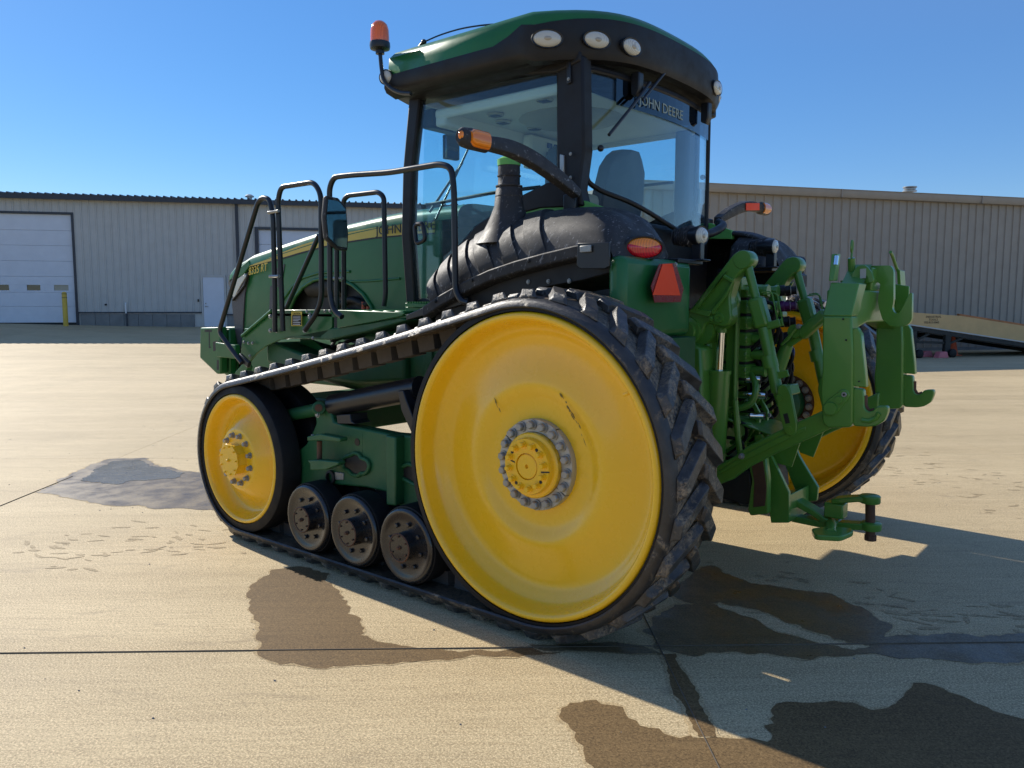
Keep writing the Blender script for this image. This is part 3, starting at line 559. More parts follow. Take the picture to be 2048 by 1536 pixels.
# ---------------------------------------------------------------- undercarriage
DX, DZ, DR = 0.0, .8725, .835
IX, IZ, IR = 2.566, .595, .557
def track(side):
    L = side > 0
    Y = (lambda y: y) if L else (lambda y: 2*YC-y)
    ax = (0, 1 if L else -1, 0)
    def lathe_y(cx, cz, prof, n=72): return MB().lathe((cx, Y(0), cz), ax, prof, n)
    # --- drive wheel
    dw = obj('drive_wheel', lathe_y(DX, DZ, [(.768, -.035), (.768, -.012), (.762, .002), (.750, .009), (.736, .006), (.726, -.008), (.722, -.03), (.712, -.07), (.706, -.095), (.694, -.108), (.680, -.114),
        (.670, -.120), (.655, -.133), (.635, -.142), (.60, -.144), (.54, -.136), (.47, -.120), (.43, -.108), (.405, -.104), (.385, -.107), (.35, -.124), (.320, -.135), (.28, -.136), (.05, -.136),
        (.05, -.15), (.33, -.150), (.42, -.128), (.60, -.180), (.65, -.185), (.680, -.16), (.715, -.20), (.720, -.38), (.715, -.41), (.722, -.432), (.735, -.442), (.750, -.445), (.765, -.435), (.768, -.40), (.768, -.035)], 120), M['yellow'], T, ang=50)
    obj('rubber_band', lathe_y(DX, DZ, [(.769, -.03), (.772, .0), (.803, -.004), (.806, -.02), (.806, -.16), (.77, -.17), (.77, -.28), (.806, -.285), (.806, -.43), (.772, -.437), (.769, -.40)], 96), M['rubber'], dw)
    for face in ((1, -1) if not L else (1,)):
        # clamp ring in four segments with its bolts
        yb = -.136 if face > 0 else -.150
        for q in range(4):
            mb = MB(); a0, a1 = q*PI/2+.62, (q+1)*PI/2+.62-.03
            rg = []
            for i in range(13):
                a = a0+(a1-a0)*i/12; c, s = math.cos(a), math.sin(a)
                rg.append([(r*c, Y(y), DZ+r*s) for r, y in ((.168, yb), (.232, yb), (.232, yb+face*.032), (.229, yb+face*.036), (.168, yb+face*.036))])
            obj('clamp_ring', mb.loft(rg), M['silver'] if L else M['rust'], dw)
        for k in range(18):
            a = 2*PI*k/18+.1; bolt((.203*math.cos(a), Y(yb+face*.036), DZ+.203*math.sin(a)), .0215, M['steel'], dw, .030, axis=(0, ax[1]*face, 0))
    hub = obj('hub', lathe_y(DX, DZ, [(0, -.12), (.166, -.12), (.166, -.075), (.160, -.068), (.145, -.066), (.143, -.045), (.139, -.034), (.068, -.034), (.066, -.05), (0, -.05)], 48), M['yellow'], dw, ang=30)
    for k in range(12): a = 2*PI*k/12+.35; bolt((.111*math.cos(a), Y(-.034), DZ+.111*math.sin(a)), .0145, M['yellow'], dw, .028, axis=ax)
    if L:
        for k in range(8): a = 2*PI*k/8+.62; obj('bolt_hole', MB().lathe((.111*math.cos(a), -.0335, DZ+.111*math.sin(a)), ax, [(0, 0), (.009, 0), (.009, .001), (0, .001)], 12), M['letter'], dw)
    obj('axle_cap', lathe_y(DX, DZ, [(0, -.05), (.062, -.05), (.062, -.038), (.059, -.036), (.011, -.036), (.010, -.049), (0, -.049)], 40), M['yellow'], dw, ang=30)
    obj('split_line', MB().obox((-.118, Y(-.033), DZ-.012), ((1, 0, -.12), (0, 1, 0), (0, 0, 1)), (.026, .0012, .0035)), M['letter'], dw)
    obj('split_line', MB().obox((.10, Y(-.033), DZ+.02), ((1, 0, .25), (0, 1, 0), (0, 0, 1)), (.028, .0012, .003)), M['letter'], dw)
    # scuffs and the little latch near the lip
    if L:
        sp_ = [(-0.160,-0.101,1.239),(-0.202,-0.101,1.186),(-0.244,-0.101,1.127),(-0.274,-0.101,1.086),(-0.309,-0.101,1.013),(0.277,-0.101,1.205),(0.226,-0.101,1.125)]; rs_ = random.Random(9)
        for k in range(22):
            i_ = rs_.choice((0, 0, 1, 1, 2, 3, 5)); q0 = Vector(sp_[i_]); q1 = Vector(sp_[i_+1]); p_ = q0.lerp(q1, rs_.random()); d_ = (q1-q0).normalized(); n2_ = Vector((d_.z, 0, -d_.x)); l_ = rs_.uniform(.004, .022); w_ = rs_.uniform(.0012, .0045); o_ = rs_.uniform(-.006, .006)
            obj('scuff', MB().prism([p_+n2_*(o_+w_*s2)+d_*(l_*s1) for s1, s2 in ((-1, .2), (-.3, .9), (.4, .5), (1, 0), (.2, -.8), (-.5, -.5))], (0, .0012, 0)), M['scuff'], dw, ang=0)
        obj('rim_latch', MB().tube([(-.560, -.03, DZ+.40), (-.585, -.02, DZ+.41), (-.60, -.035, DZ+.425)], .009), M['yellow'], dw)
        obj('axle', MB().cyl((0, Y(-.13), DZ), (0, Y(-1.15), DZ), .075, n=28), M['darkin'], T)
    else:
        obj('axle', MB().cyl((0, Y(-.13), DZ), (0, Y(-1.15), DZ), .075, n=28), M['darkin'], T)
        obj('hub', MB().lathe((0, Y(-.15), DZ), (0, 1, 0), [(0, 0), (.165, 0), (.16, .12), (.12, .15), (0, .15)], 32), M['casting'], dw)
    # --- idler
    def prof(y0, dish):
        return None
    iw = obj('idler_wheel', lathe_y(IX, IZ, [(.458, -.035), (.459, -.012), (.454, .001), (.443, .006), (.432, .003), (.424, -.012), (.416, -.05), (.402, -.088), (.392, -.100), (.380, -.108), (.362, -.106), (.33, -.090), (.29, -.060), (.25, -.026),
        (.225, -.008), (.216, .0), (.205, .003), (.10, .003), (0, .003), (0, -.03), (.22, -.03), (.33, -.115), (.39, -.13), (.44, -.12), (.44, -.155), (.458, -.155), (.458, -.035)], 96), M['yellow'], T, ang=50)
    obj('idler_tire', lathe_y(IX, IZ, [(.459, -.02), (.462, .002), (.500, -.004), (.519, -.012), (.524, -.022), (.524, -.150), (.515, -.160), (.44, -.165), (.44, -.155)], 96), M['rubber'], iw)
    obj('inner_disc', lathe_y(IX, IZ, [(0, -.29), (.50, -.29), (.518, -.295), (.524, -.305), (.524, -.43), (.515, -.437), (.42, -.437), (.40, -.36), (0, -.36)], 96), M['rubber'], iw)
    obj('idler_axle', lathe_y(IX, IZ, [(0, -.03), (.13, -.03), (.13, -.40), (0, -.40)], 32), M['casting'], iw)
    for k in range(12): a = 2*PI*k/12+.26; bolt((IX+.170*math.cos(a), Y(.003), IZ+.170*math.sin(a)), .0165, M['steel'], iw, .032, axis=ax)
    cp = obj('hub_cap', MB().lathe((IX, Y(.003), IZ), ax, [(0, 0), (.112, 0), (.110, .058), (.119, .060), (.119, .070), (0, .070)], 9, a0=.3), M['yellow'], iw, ang=12, bevel=.0015)
    for k in range(9): a = 2*PI*k/9+.3; bolt((IX+.098*math.cos(a), Y(.074), IZ+.098*math.sin(a)), .0055, M['yellow'], iw, .012, axis=ax)
    bolt((IX, Y(.075), IZ), .009, M['yellow'], iw, .014, axis=ax)
    # --- three rollers
    for rx in (1.7768, 1.3195, .8573):
        ro = obj('roller', lathe_y(rx, .3058, [(.214, -.035), (.219, -.016), (.214, -.003), (.203, .004), (.190, .003), (.175, -.003), (.150, -.009), (.120, -.012), (0, -.012), (0, -.15), (.205, -.155), (.205, -.03)], 64), M['roller'], T, ang=50)
        obj('roller_tyre', lathe_y(rx, .3058, [(.205, -.018), (.225, -.022), (.228, -.035), (.228, -.145), (.22, -.155), (.205, -.155)], 64), M['rubber'], ro)
        obj('inner_roller', lathe_y(rx, .3058, [(0, -.29), (.215, -.29), (.228, -.30), (.228, -.42), (.218, -.43), (0, -.43)], 64), M['rubber'], ro)
        obj('roller_axle', lathe_y(rx, .3058, [(0, -.15), (.09, -.15), (.09, -.30), (0, -.30)], 24), M['darkin'], ro)
        obj('hub_cap', lathe_y(rx, .3058, [(0, -.012), (.084, -.012), (.082, .040), (.077, .046), (.074, .0455), (.0735, .043), (0, .043)], 40), M['roller'], ro, ang=25, label='rust-edged round cap')
        obj('cap_rim', lathe_y(rx, .3058, [(.0815, .040), (.0845, .0425), (.082, .0455), (.078, .047), (.076, .046)], 40), M['rust'], ro)
        for k in range(8):
            a = 2*PI*k/8+.2; bolt((rx+.128*math.cos(a), Y(-.011), .3058+.128*math.sin(a)), .0135, M['roller'], ro, .016, axis=ax, washer=False)
        for k in range(6): a = 2*PI*k/6+.5; bolt((rx+.065*math.cos(a), Y(.043), .3058+.065*math.sin(a)), .0055, M['rust'], ro, .009, axis=ax, washer=False)
        bolt((rx, Y(.043), .3058), .010, M['rust'], ro, .016, axis=ax)
    # --- belt: tangent path round drive wheel and idler
    dx, dz = IX-DX, IZ-DZ; dist = math.hypot(dx, dz); th = math.atan2(dz, dx); al = math.acos((DR-IR)/dist)
    at, ab = th+al, th-al       # tangent normals, top and bottom
    path = []
    def arc(cx, cz, r, a0, a1, st):
        n = max(2, int(abs(a1-a0)*r/st)); return [(cx, cz, r, a0+(a1-a0)*i/n) for i in range(n+1)]
    A = arc(DX, DZ, DR, at, at+(2*PI-(at-ab)), .035); B = arc(IX, IZ, IR, ab, at, .035)
    def lin(p, q, n=36, sag=0.0):
        (x0, z0, r0, a), (x1, z1, r1, _) = p, q; out = []
        for i in range(1, n): 
            t = i/n; sx = x0+(x1-x0)*t; sz = z0+(z1-z0)*t; out.append((sx, sz-sag*4*t*(1-t), r0+(r1-r0)*t, a))
        return out
    path = A+lin(A[-1], B[0])+B+lin(B[-1], A[0], sag=.018)
    pp = [(Vector((cx+r*math.cos(a), 0, cz+r*math.sin(a))), Vector((math.cos(a), 0, math.sin(a)))) for cx, cz, r, a in path]
    W = .452; y1 = .012; y0 = y1-W; rings = []
    for p, nrm in pp:
        q = [(0, y0+.05), (0, y1-.05), (-.008, y1-.018), (-.022, y1-.002), (-.042, y1+.002), (-.048, y1-.006), (-.036, y1-.02), (-.036, y0+.02), (-.048, y0+.006), (-.042, y0-.002), (-.022, y0+.002), (-.008, y0+.018)]
        rings.append([(p.x+nrm.x*h, Y(y), p.z+nrm.z*h) for h, y in q])
    rings.append(rings[0])
    belt = obj('track_belt', MB().loft(rings, False), M['carcass'], T, ang=50)
    for sg_ in (1, -1):
        yy_ = (lambda d: y1-d) if sg_ > 0 else (lambda d: y0+d)
        er = [[(p.x+n2.x*h, Y(yy_(d)), p.z+n2.z*h) for d, h in ((.046, .0012), (.018, -.0062), (.0015, -.0215), (-.003, -.042), (.006, -.0495))] for p, n2 in pp]; er.append(er[0])
        obj('belt_edge', MB().loft(er, False, False), M['shoulder'], belt, ang=50)
    # arc-length sampling
    P = [p for p, _ in pp]+[pp[0][0]]; Nn = [n_ for _, n_ in pp]+[pp[0][1]]; cum = [0]
    for i in range(len(P)-1): cum.append(cum[-1]+(P[i+1]-P[i]).length)
    Ltot = cum[-1]; NL = 52; pitch = Ltot/NL
    def sample(s):
        s %= Ltot
        for i in range(len(cum)-1):
            if cum[i+1] >= s:
                t = (s-cum[i])/max(1e-9, cum[i+1]-cum[i]); p = P[i].lerp(P[i+1], t); nn = Nn[i].lerp(Nn[i+1], t).normalized(); return p, nn
    def lugmesh(sy, hgt=.045):
        # lug laid out in (u along belt, v across, h up); from the edge v=0 to the middle v=.235, sheared along u
        mb = MB(); rg = []
        for v_, sh, wt, wb, hh in ((.030, .008, .060, .112, .30), (.042, .014, .068, .118, .97), (.060, .026, .076, .120, 1), (.11, .066, .078, .118, 1), (.17, .118, .074, .112, 1), (.225, .158, .066, .102, 1), (.236, .164, .060, .100, .7)):
            u0 = sh-.02
            rg.append([(u0-wb/2, v_, 0-.002), (u0-wb/2*.82, v_, hgt*.28*hh), (u0-wt/2, v_, hgt*hh), (u0+wt/2, v_, hgt*hh), (u0+wb/2*.82, v_, hgt*.28*hh), (u0+wb/2, v_, -.002)])
        mb.loft(rg); mb.v = [(u, v*sy, h) for u, v, h in mb.v]
        m2 = bmesh.new(); me0 = tomesh('lug', mb, M['tread'], 24); m2.from_mesh(me0); bmesh.ops.bevel(m2, geom=[e for e in m2.edges if e.calc_face_angle(0) > .5], offset=.003, segments=1, affect='EDGES')
        m2.to_mesh(me0); m2.free(); return me0
    ml = lugmesh(-1.0); mr = lugmesh(1.0)
    mw = {}
    rl = random.Random(3)
    for k in range(NL):
        for half in (0, 1):
            s = pitch*(k+.5*half); p, nn = sample(s); tg = Vector((-nn.z, 0, nn.x))      # direction of increasing s
            # increasing s runs down the rear: the middle end of a lug leads upward there, so shear against s
            u = -tg; v_ = Vector((0, 1, 0)); w = u.cross(v_)
            yy = Y(y1) if half == 0 else Y(y0)
            sy = (-1 if half == 0 else 1)*(1 if L else -1)
            me = ml if sy < 0 else mr
            m = Matrix((u, v_, nn)).transposed()
            if m.determinant() < 0:
                key = ('f', sy)
                if key not in mw:
                    f_ = me.copy(); f_.transform(Matrix.Scale(-1, 4, (1, 0, 0))); f_.flip_normals(); mw[key] = f_
                me = mw[key]; m = Matrix((-u, v_, nn)).transposed()
            o = inst('lug', me, p+Vector((0, yy, 0)), belt, m.to_euler(), (1, 1, rl.uniform(.9, 1.0)))
    # guide blocks on the inner side, along the straight runs
    gb = MB(); 
    gm = tomesh('guide_block', MB().prism([(-.068, -.055, 0), (.068, -.055, 0), (.062, -.055, -.085), (-.062, -.055, -.085)], (0, .11, 0)), M['blockrub'], 25)
    for k in range(NL):
        s = pitch*(k+.25); p, nn = sample(s)
        if math.hypot(p.x-DX, p.z-DZ) < .88 or math.hypot(p.x-IX, p.z-IZ) < .50: continue
        tg = Vector((-nn.z, 0, nn.x)); m = Matrix((-tg, (0, 1, 0), nn)).transposed()
        if m.determinant() < 0: m = Matrix((tg, (0, 1, 0), nn)).transposed()
        if nn.z > 0 or True: inst('guide_block', gm, p-nn*.032+Vector((0, Y(-.215), 0)), belt, m.to_euler())
    # --- bogie frame, inboard of the rollers
    if L:
        FY = -.17
        fr = obj('track_frame', MB().prism([(1.883,-0.170,1.029),(1.777,-0.170,1.047),(1.732,-0.170,0.989),(1.703,-0.170,0.923),(1.586,-0.170,0.911),(1.344,-0.170,0.904),(1.160,-0.170,0.898),(0.942,-0.170,0.909),(0.818,-0.170,0.911),(0.823,-0.170,0.502),(1.080,-0.170,0.463),(1.186,-0.170,0.535),(1.401,-0.170,0.534),(1.676,-0.170,0.510),(1.861,-0.170,0.499),(2.075,-0.170,0.399),(2.153,-0.170,0.457),(2.132,-0.170,0.668),(2.004,-0.170,0.742),(1.935,-0.170,0.824),(1.889,-0.170,0.895),(1.907,-0.170,0.987)], (0, -.10, 0)), M['casting'], T, bevel=.012)
        obj('frame_rib', MB().prism([(1.125,-0.100,0.905),(1.033,-0.100,0.902),(1.042,-0.100,0.489),(1.126,-0.100,0.481)], (0, -.08, 0)), M['casting'], fr, bevel=.01)
        obj('pivot_eye', MB().cyl([(1.798,-0.130,1.007)][0], [(1.893,-0.200,0.992)][0], .045), M['casting'], fr, bevel=.006)
        obj('pivot_pin', MB().cyl([(1.763,-0.100,1.013)][0], [(1.817,-0.140,1.004)][0], .024), M['rust'], fr)
        bolt([(1.811,-0.130,0.963)][0], .016, M['steel'], fr)
        def clover(cx, cy, mb, r):
            pass
        for pts in ([(1.601,-0.160,0.698),(1.560,-0.160,0.716),(1.520,-0.160,0.727),(1.490,-0.160,0.744),(1.441,-0.160,0.743),(1.423,-0.160,0.720),(1.365,-0.160,0.715),(1.342,-0.160,0.686),(1.358,-0.160,0.647),(1.397,-0.160,0.622),(1.425,-0.160,0.625),(1.455,-0.160,0.601),(1.514,-0.160,0.600),(1.543,-0.160,0.621),(1.593,-0.160,0.628),(1.607,-0.160,0.658)], [(1.073,-0.160,0.703),(1.029,-0.160,0.721),(0.994,-0.160,0.738),(0.952,-0.160,0.737),(0.910,-0.160,0.713),(0.851,-0.160,0.706),(0.853,-0.160,0.627),(0.911,-0.160,0.618),(0.954,-0.160,0.624),(1.013,-0.160,0.639),(1.066,-0.160,0.650),(1.078,-0.160,0.672)]):
            c = sum((Vector(q) for q in pts), Vector())/len(pts); o2 = [Vector(q)+(Vector(q)-c)*.0 for q in pts]
            P2 = fil(o2, .02, 3, True)
            obj('slot_rim', MB().tube(P2, .013, 8, True), M['casting'], fr)
            obj('slot', MB().prism([(q.x, -.1695, q.z) for q in P2], (0, .006, 0)), M['letter'], fr, ang=0)
        for cx, cy, r in ((715, 884, .024), (830, 906, .026)):
            c = bpY(cx, cy)
            obj('bolt_hole', MB().lathe((c[0], -.170, c[1]), (0, 1, 0), [(0, 0), (r, 0), (r, .004), (0, .004)], 20), M['letter'], fr)
            obj('boss', MB().prism([(c[0]-.045, -.169, c[1]-.10), (c[0]+.045, -.169, c[1]-.10), (c[0]+.05, -.169, c[1]+.06), (c[0]-.05, -.169, c[1]+.06)], (0, -.005, 0)), M['casting'], fr)
        # hinge bracket left of the slots
        obj('hinge_bracket', MB().prism([(1.810,-0.040,0.830),(1.673,-0.040,0.861),(1.473,-0.040,0.857),(1.474,-0.040,0.832),(1.674,-0.040,0.822),(1.811,-0.040,0.801)], (0, -.06, 0)), M['casting'], fr, bevel=.006)
        obj('hinge_bracket', MB().prism([(1.816,-0.040,0.673),(1.679,-0.040,0.693),(1.498,-0.040,0.704),(1.498,-0.040,0.685),(1.630,-0.040,0.636),(1.787,-0.040,0.614),(1.785,-0.040,0.654)], (0, -.06, 0)), M['casting'], fr, bevel=.006)
        obj('hinge_bracket', MB().prism([(2.213,-0.345,0.716),(2.161,-0.345,0.722),(2.167,-0.345,0.578),(2.219,-0.345,0.572)], (0, -.03, 0)), M['casting'], fr, bevel=.006)
        obj('hinge_pin', MB().cyl([(1.747,-0.090,0.801)][0], [(1.752,-0.090,0.673)][0], .017), M['rust'], fr)
        for q in (628, 638): bolt([(1.748,-0.080,0.835)][0] if q > 630 else [(1.801,-0.080,0.829)][0], .012, M['steel'], fr, axis=(0, 0, 1))
        obj('retainer', MB().lathe([(1.730,-0.165,0.556)][0], (0, 1, 0), [(.030, 0), (.045, 0), (.045, .015), (.030, .02)], 28), M['darkin'], fr)
        obj('retainer_block', MB().prism([(1.691,-0.160,0.595),(1.604,-0.160,0.600),(1.605,-0.160,0.554),(1.693,-0.160,0.542)], (0, -.04, 0)), M['steel'], fr, bevel=.004)
        # tensioning cylinder: green rod, black tube
        cyl = obj('tension_cylinder', MB().cyl([(1.759,-0.220,1.021)][0], [(0.940,-0.220,1.187)][0], .072, n=28), M['black'], T, ang=30, label='black tension cylinder tube')
        obj('cylinder_rod', MB().cyl([(2.402,-0.220,0.880)][0], [(1.828,-0.220,0.999)][0], .043, n=24), M['casting'], cyl)
        obj('warning_decal', MB().prism([(2.024,-0.433,1.010),(1.892,-0.433,1.034),(1.893,-0.433,0.996),(2.025,-0.433,0.972)], (0, .002, 0)), M['yletter'], cyl)
        obj('warning_text', MB().prism([(2.012,-0.430,0.999),(1.897,-0.430,1.020),(1.898,-0.430,1.001),(2.013,-0.430,0.980)], (0, .001, 0)), M['letter'], cyl)
        obj('cylinder_bracket', MB().prism([(1.011,-0.100,1.175),(0.964,-0.100,1.184),(0.939,-0.100,1.128),(0.859,-0.100,0.990),(0.860,-0.100,0.938),(0.901,-0.100,0.943),(0.983,-0.100,1.066)], (0, -.12, 0)), M['black'], cyl, bevel=.006)
        obj('cylinder_saddle', MB().prism([(1.650,-0.150,0.972),(1.509,-0.150,0.991),(1.501,-0.150,0.947),(1.462,-0.150,0.932),(1.637,-0.150,0.915)], (0, -.14, 0)), M['black'], cyl, bevel=.005)
    else:
        obj('track_frame', MB().box(.85, 2.05, Y(-.27), Y(-.17), .35, .8), M['casting'], T, bevel=.02)
def bpY(px, py):
    tab = {(715, 884): [(1.466,-0.170,0.815)][0], (830, 906): [(0.944,-0.170,0.808)][0]}
    q = tab[(px, py)]; return q[0], q[2]
track(1)
track(-1)

# ---------------------------------------------------------------- body
def pY(name, pts, th, mat, parent=T, bevel=0, **k): return obj(name, MB().prism(pts, (0, -th, 0)), mat, parent, bevel, **k)
obj('transmission', MB().box(-.12, 1.9, YC-.42, YC+.42, .78, 1.62).box(.15, 1.0, YC-.50, YC+.50, .95, 1.4), M['casting'], T, bevel=.03)
obj('axle_housing', MB().lathe((0, YC-.95, DZ), (0, 1, 0), [(0, 0), (.12, 0), (.15, .15), (.20, .42), (.26, .62), (.28, .95), (.26, 1.28), (.20, 1.48), (.15, 1.75), (.12, 1.90), (0, 1.90)], 32), M['casting'], T)
obj('engine', MB().box(1.9, 4.5, YC-.33, YC+.33, .95, 2.0), M['darkin'], T, bevel=.02)
obj('front_frame', MB().box(1.8, 4.9, YC-.40, YC-.30, .95, 1.25).box(1.8, 4.9, YC+.30, YC+.40, .95, 1.25).box(2.3, 2.8, YC-1.2, YC+1.2, .72, .98), M['casting'], T, bevel=.02)
obj('fuel_tank', MB().box(.55, 2.0, -1.35, -.66, 1.06, 1.50), M['casting'], T, bevel=.05)
for k in range(6): obj('tank_rib', MB().box(.62+.22*k, .70+.22*k, -.665, -.645, 1.08, 1.46), M['casting'], T, bevel=.008)
obj('belly_pan', MB().loft([[(x, -.95-d, z), (x, -.60, z+.12+d*.2), (x, -.60, z+.3), (x, -1.3, z+.3)] for x, z, d in ((1.5, 1.05, 0), (2.0, .98, .1), (2.6, 1.0, .1), (3.1, 1.10, 0))]), M['casting'], T, bevel=.02)
for k in range(5):
    z = 1.22+.05*k
    obj('hose', MB().tube(cr([(1.9, -1.0, z), (2.3, -.9-.02*k, z+.10), (2.7, -.95, z+.02), (3.0, -1.2, z+.05)]), .014), M['rubber'], T)
obj('front_weight_bracket', MB().box(4.6, 4.95, YC-.40, YC+.40, .85, 1.35), M['casting'], T, bevel=.02)
# front weights: a stack of suitcase slabs
wout = [(5.230,-1.220,1.443),(4.846,-1.220,1.455),(4.849,-1.220,1.276),(4.868,-1.220,0.985),(4.944,-1.220,0.981),(5.263,-1.220,1.129)]
wt0 = obj('weight', MB().prism(wout, (0, -.082, 0)), M['green'], T, bevel=.015)
for pts in ([(5.137,-1.222,1.424),(5.002,-1.222,1.427),(5.004,-1.222,1.402),(5.042,-1.222,1.401),(5.052,-1.222,1.259),(5.024,-1.222,1.245),(5.073,-1.222,1.233),(5.061,-1.222,1.401),(5.139,-1.222,1.399)], [(4.992,-1.222,1.302),(4.915,-1.222,1.319),(4.921,-1.222,1.224),(4.989,-1.222,1.206)], [(4.928,-1.222,1.123),(4.890,-1.222,1.124),(4.897,-1.222,1.024),(4.935,-1.222,1.022)]):
    pY('slot', pts, -.003, M['letter'], wt0)
pY('weight_lug', [(4.915,-1.200,1.305),(4.551,-1.200,1.286),(4.559,-1.200,1.150),(4.906,-1.200,1.155)], .06, M['green'], wt0, .01)
for k in range(1, 12): inst('weight', wt0.data, BASE[wt0.name]+Vector((-.0, -.098*k, -.02 if k % 2 else 0)), T)
for o_ in [q for q in COL.objects if q.name.startswith('weight.')]:
    b = o_.modifiers.new('bevel', 'BEVEL'); b.width = .015; b.segments = 2; b.limit_method = 'ANGLE'

# ---------------------------------------------------------------- hood
HS = [(4.687,-1.400,1.954),(4.596,-1.400,1.991),(4.525,-1.400,2.008),(4.057,-1.400,2.149),(3.370,-1.400,2.270),(2.731,-1.400,2.333),(2.395,-1.400,2.352),(2.325,-1.400,2.351)]
hY = -1.40
side = [(4.697,-1.400,1.939),(4.587,-1.400,1.991),(4.056,-1.400,2.158),(3.370,-1.400,2.278),(2.731,-1.400,2.341),(2.395,-1.400,2.359),(1.944,-1.400,2.351),(1.953,-1.400,1.557),(2.339,-1.400,1.552),(2.707,-1.400,1.548),(2.768,-1.400,1.664),(2.868,-1.400,1.765),(3.005,-1.400,1.843),(3.173,-1.400,1.894),(3.383,-1.400,1.911),(3.544,-1.400,1.897),(3.711,-1.400,1.837),(3.838,-1.400,1.742),(3.938,-1.400,1.617),(4.043,-1.400,1.437),(4.164,-1.400,1.291),(4.736,-1.400,1.273),(4.694,-1.400,1.524)]
hs = obj('hood_side', MB().prism(side, (0, -.03, 0)), M['green'], T, bevel=.006, label='left hood panel with an arched opening')
obj('hood_side', MB().prism([(q[0], 2*YC-q[1], q[2]) for q in side], (0, .03, 0)), M['green'], T, bevel=.006)
# crowned top
rg = []
for x, zs_, w_ in ((5.06, 1.90, .33), (5.02, 1.97, .37), (4.90, 2.02, .395), (4.56, 2.11, .42), (4.05, 2.19, .42), (3.37, 2.29, .42), (2.73, 2.345, .42), (2.39, 2.365, .42), (1.75, 2.37, .42)):
    r = []; w2 = w_+.006
    for a in range(0, 13):
        t = a/12; th = PI*t; cx = -math.copysign(abs(math.cos(th))**.45, math.cos(th)); cz = math.sin(th)**.7
        r.append((x, YC-cx*w2, zs_-.05+.13*cz))
    r += [(x, YC+w2*-.0+(-.2), zs_-.05), (x, YC+.2, zs_-.05)][::-1][:0]
    rg.append(r)
top = MB(); n_ = len(rg[0])
top.loft(rg, False, False); top.add(rg[0], [tuple(range(n_))])
obj('hood_top', top, M['green'], T, ang=50)
obj('hood_nose', MB().loft([[(x, YC-w_, z), (x, YC+w_, z), (x-.12, YC+w_+.02, z), (x-.12, YC-w_-.02, z)] for x, z, w_ in ((5.05, 1.98, .36), (5.07, 1.90, .36), (5.03, 1.7, .34), (4.95, 1.35, .30), (4.86, 1.22, .27))]), M['grille'], T, ang=50)
pY('grille', [(4.572,-1.385,1.985),(4.656,-1.385,1.771),(4.697,-1.385,1.524),(4.731,-1.385,1.264),(4.788,-1.385,1.221),(4.849,-1.385,1.421),(4.889,-1.385,1.673),(4.887,-1.385,1.848),(4.802,-1.385,1.892)], .04, M['grille'], T, label='dark mesh side of the nose grille')
hl = pY('headlight', [(4.859,-1.375,1.892),(4.627,-1.375,1.981),(4.602,-1.375,1.956),(4.715,-1.375,1.860),(4.831,-1.375,1.743),(4.875,-1.375,1.773)], .04, M['clearlens'], T, .004)
obj('headlight_bezel', MB().tube([(4.556,-1.375,1.984),(4.625,-1.375,1.869),(4.737,-1.375,1.792),(4.851,-1.375,1.723)], .012), M['trim'], T)
pY('hood_edge', [(4.911,-1.392,1.944),(4.843,-1.392,1.997),(4.576,-1.392,2.112),(4.553,-1.392,2.062),(4.673,-1.392,1.978),(4.867,-1.392,1.913)], .03, M['green'], T, .006)
pY('hood_stripe', [(4.634,-1.398,2.041),(4.388,-1.398,2.091),(4.053,-1.398,2.156),(3.738,-1.398,2.213),(3.368,-1.398,2.263),(3.022,-1.398,2.293),(2.730,-1.398,2.309),(2.394,-1.398,2.320),(1.997,-1.398,2.313),(1.998,-1.398,2.230),(2.395,-1.398,2.233),(2.732,-1.398,2.231),(3.024,-1.398,2.217),(3.370,-1.398,2.191),(3.740,-1.398,2.150),(4.056,-1.398,2.107),(4.389,-1.398,2.067)], -.003, M['stripe'], hs, label='ribbed yellow stripe')
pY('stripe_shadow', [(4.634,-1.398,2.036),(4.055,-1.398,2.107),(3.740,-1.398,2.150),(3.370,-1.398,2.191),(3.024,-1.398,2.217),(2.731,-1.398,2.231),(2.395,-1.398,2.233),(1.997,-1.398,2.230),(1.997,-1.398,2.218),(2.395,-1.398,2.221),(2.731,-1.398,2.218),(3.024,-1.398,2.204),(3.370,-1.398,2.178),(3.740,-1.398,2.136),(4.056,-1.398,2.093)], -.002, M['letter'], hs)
for pts in ([(4.158,-1.398,2.003),(3.978,-1.398,2.054),(4.016,-1.398,1.925),(4.069,-1.398,1.842),(4.125,-1.398,1.842),(4.188,-1.398,1.910)], [(4.224,-1.398,1.853),(4.142,-1.398,1.833),(4.140,-1.398,1.720),(4.157,-1.398,1.530),(4.230,-1.398,1.414),(4.268,-1.398,1.481)]):
    pY('vent', pts, -.004, M['grille'], hs)
cx_ = [(2.657,-1.372,2.241),(2.366,-1.372,2.243),(2.655,-1.372,2.318),(4.553,-1.372,1.960),(4.218,-1.372,2.004)]
xd_ = Vector(cx_[1])-Vector(cx_[0])
text('hood_lettering', 'JOHN DEERE', .105, Vector(cx_[0])+Vector((0, 0, .004)), xd_, (0, 0, 1), M['letter'], T, .002, 1.15)
text('model_number', '8335 RT', .105, Vector(cx_[3]), Vector(cx_[4])-Vector(cx_[3]), (0, 0, 1), M['yletter'], T, .002, .88, .2)
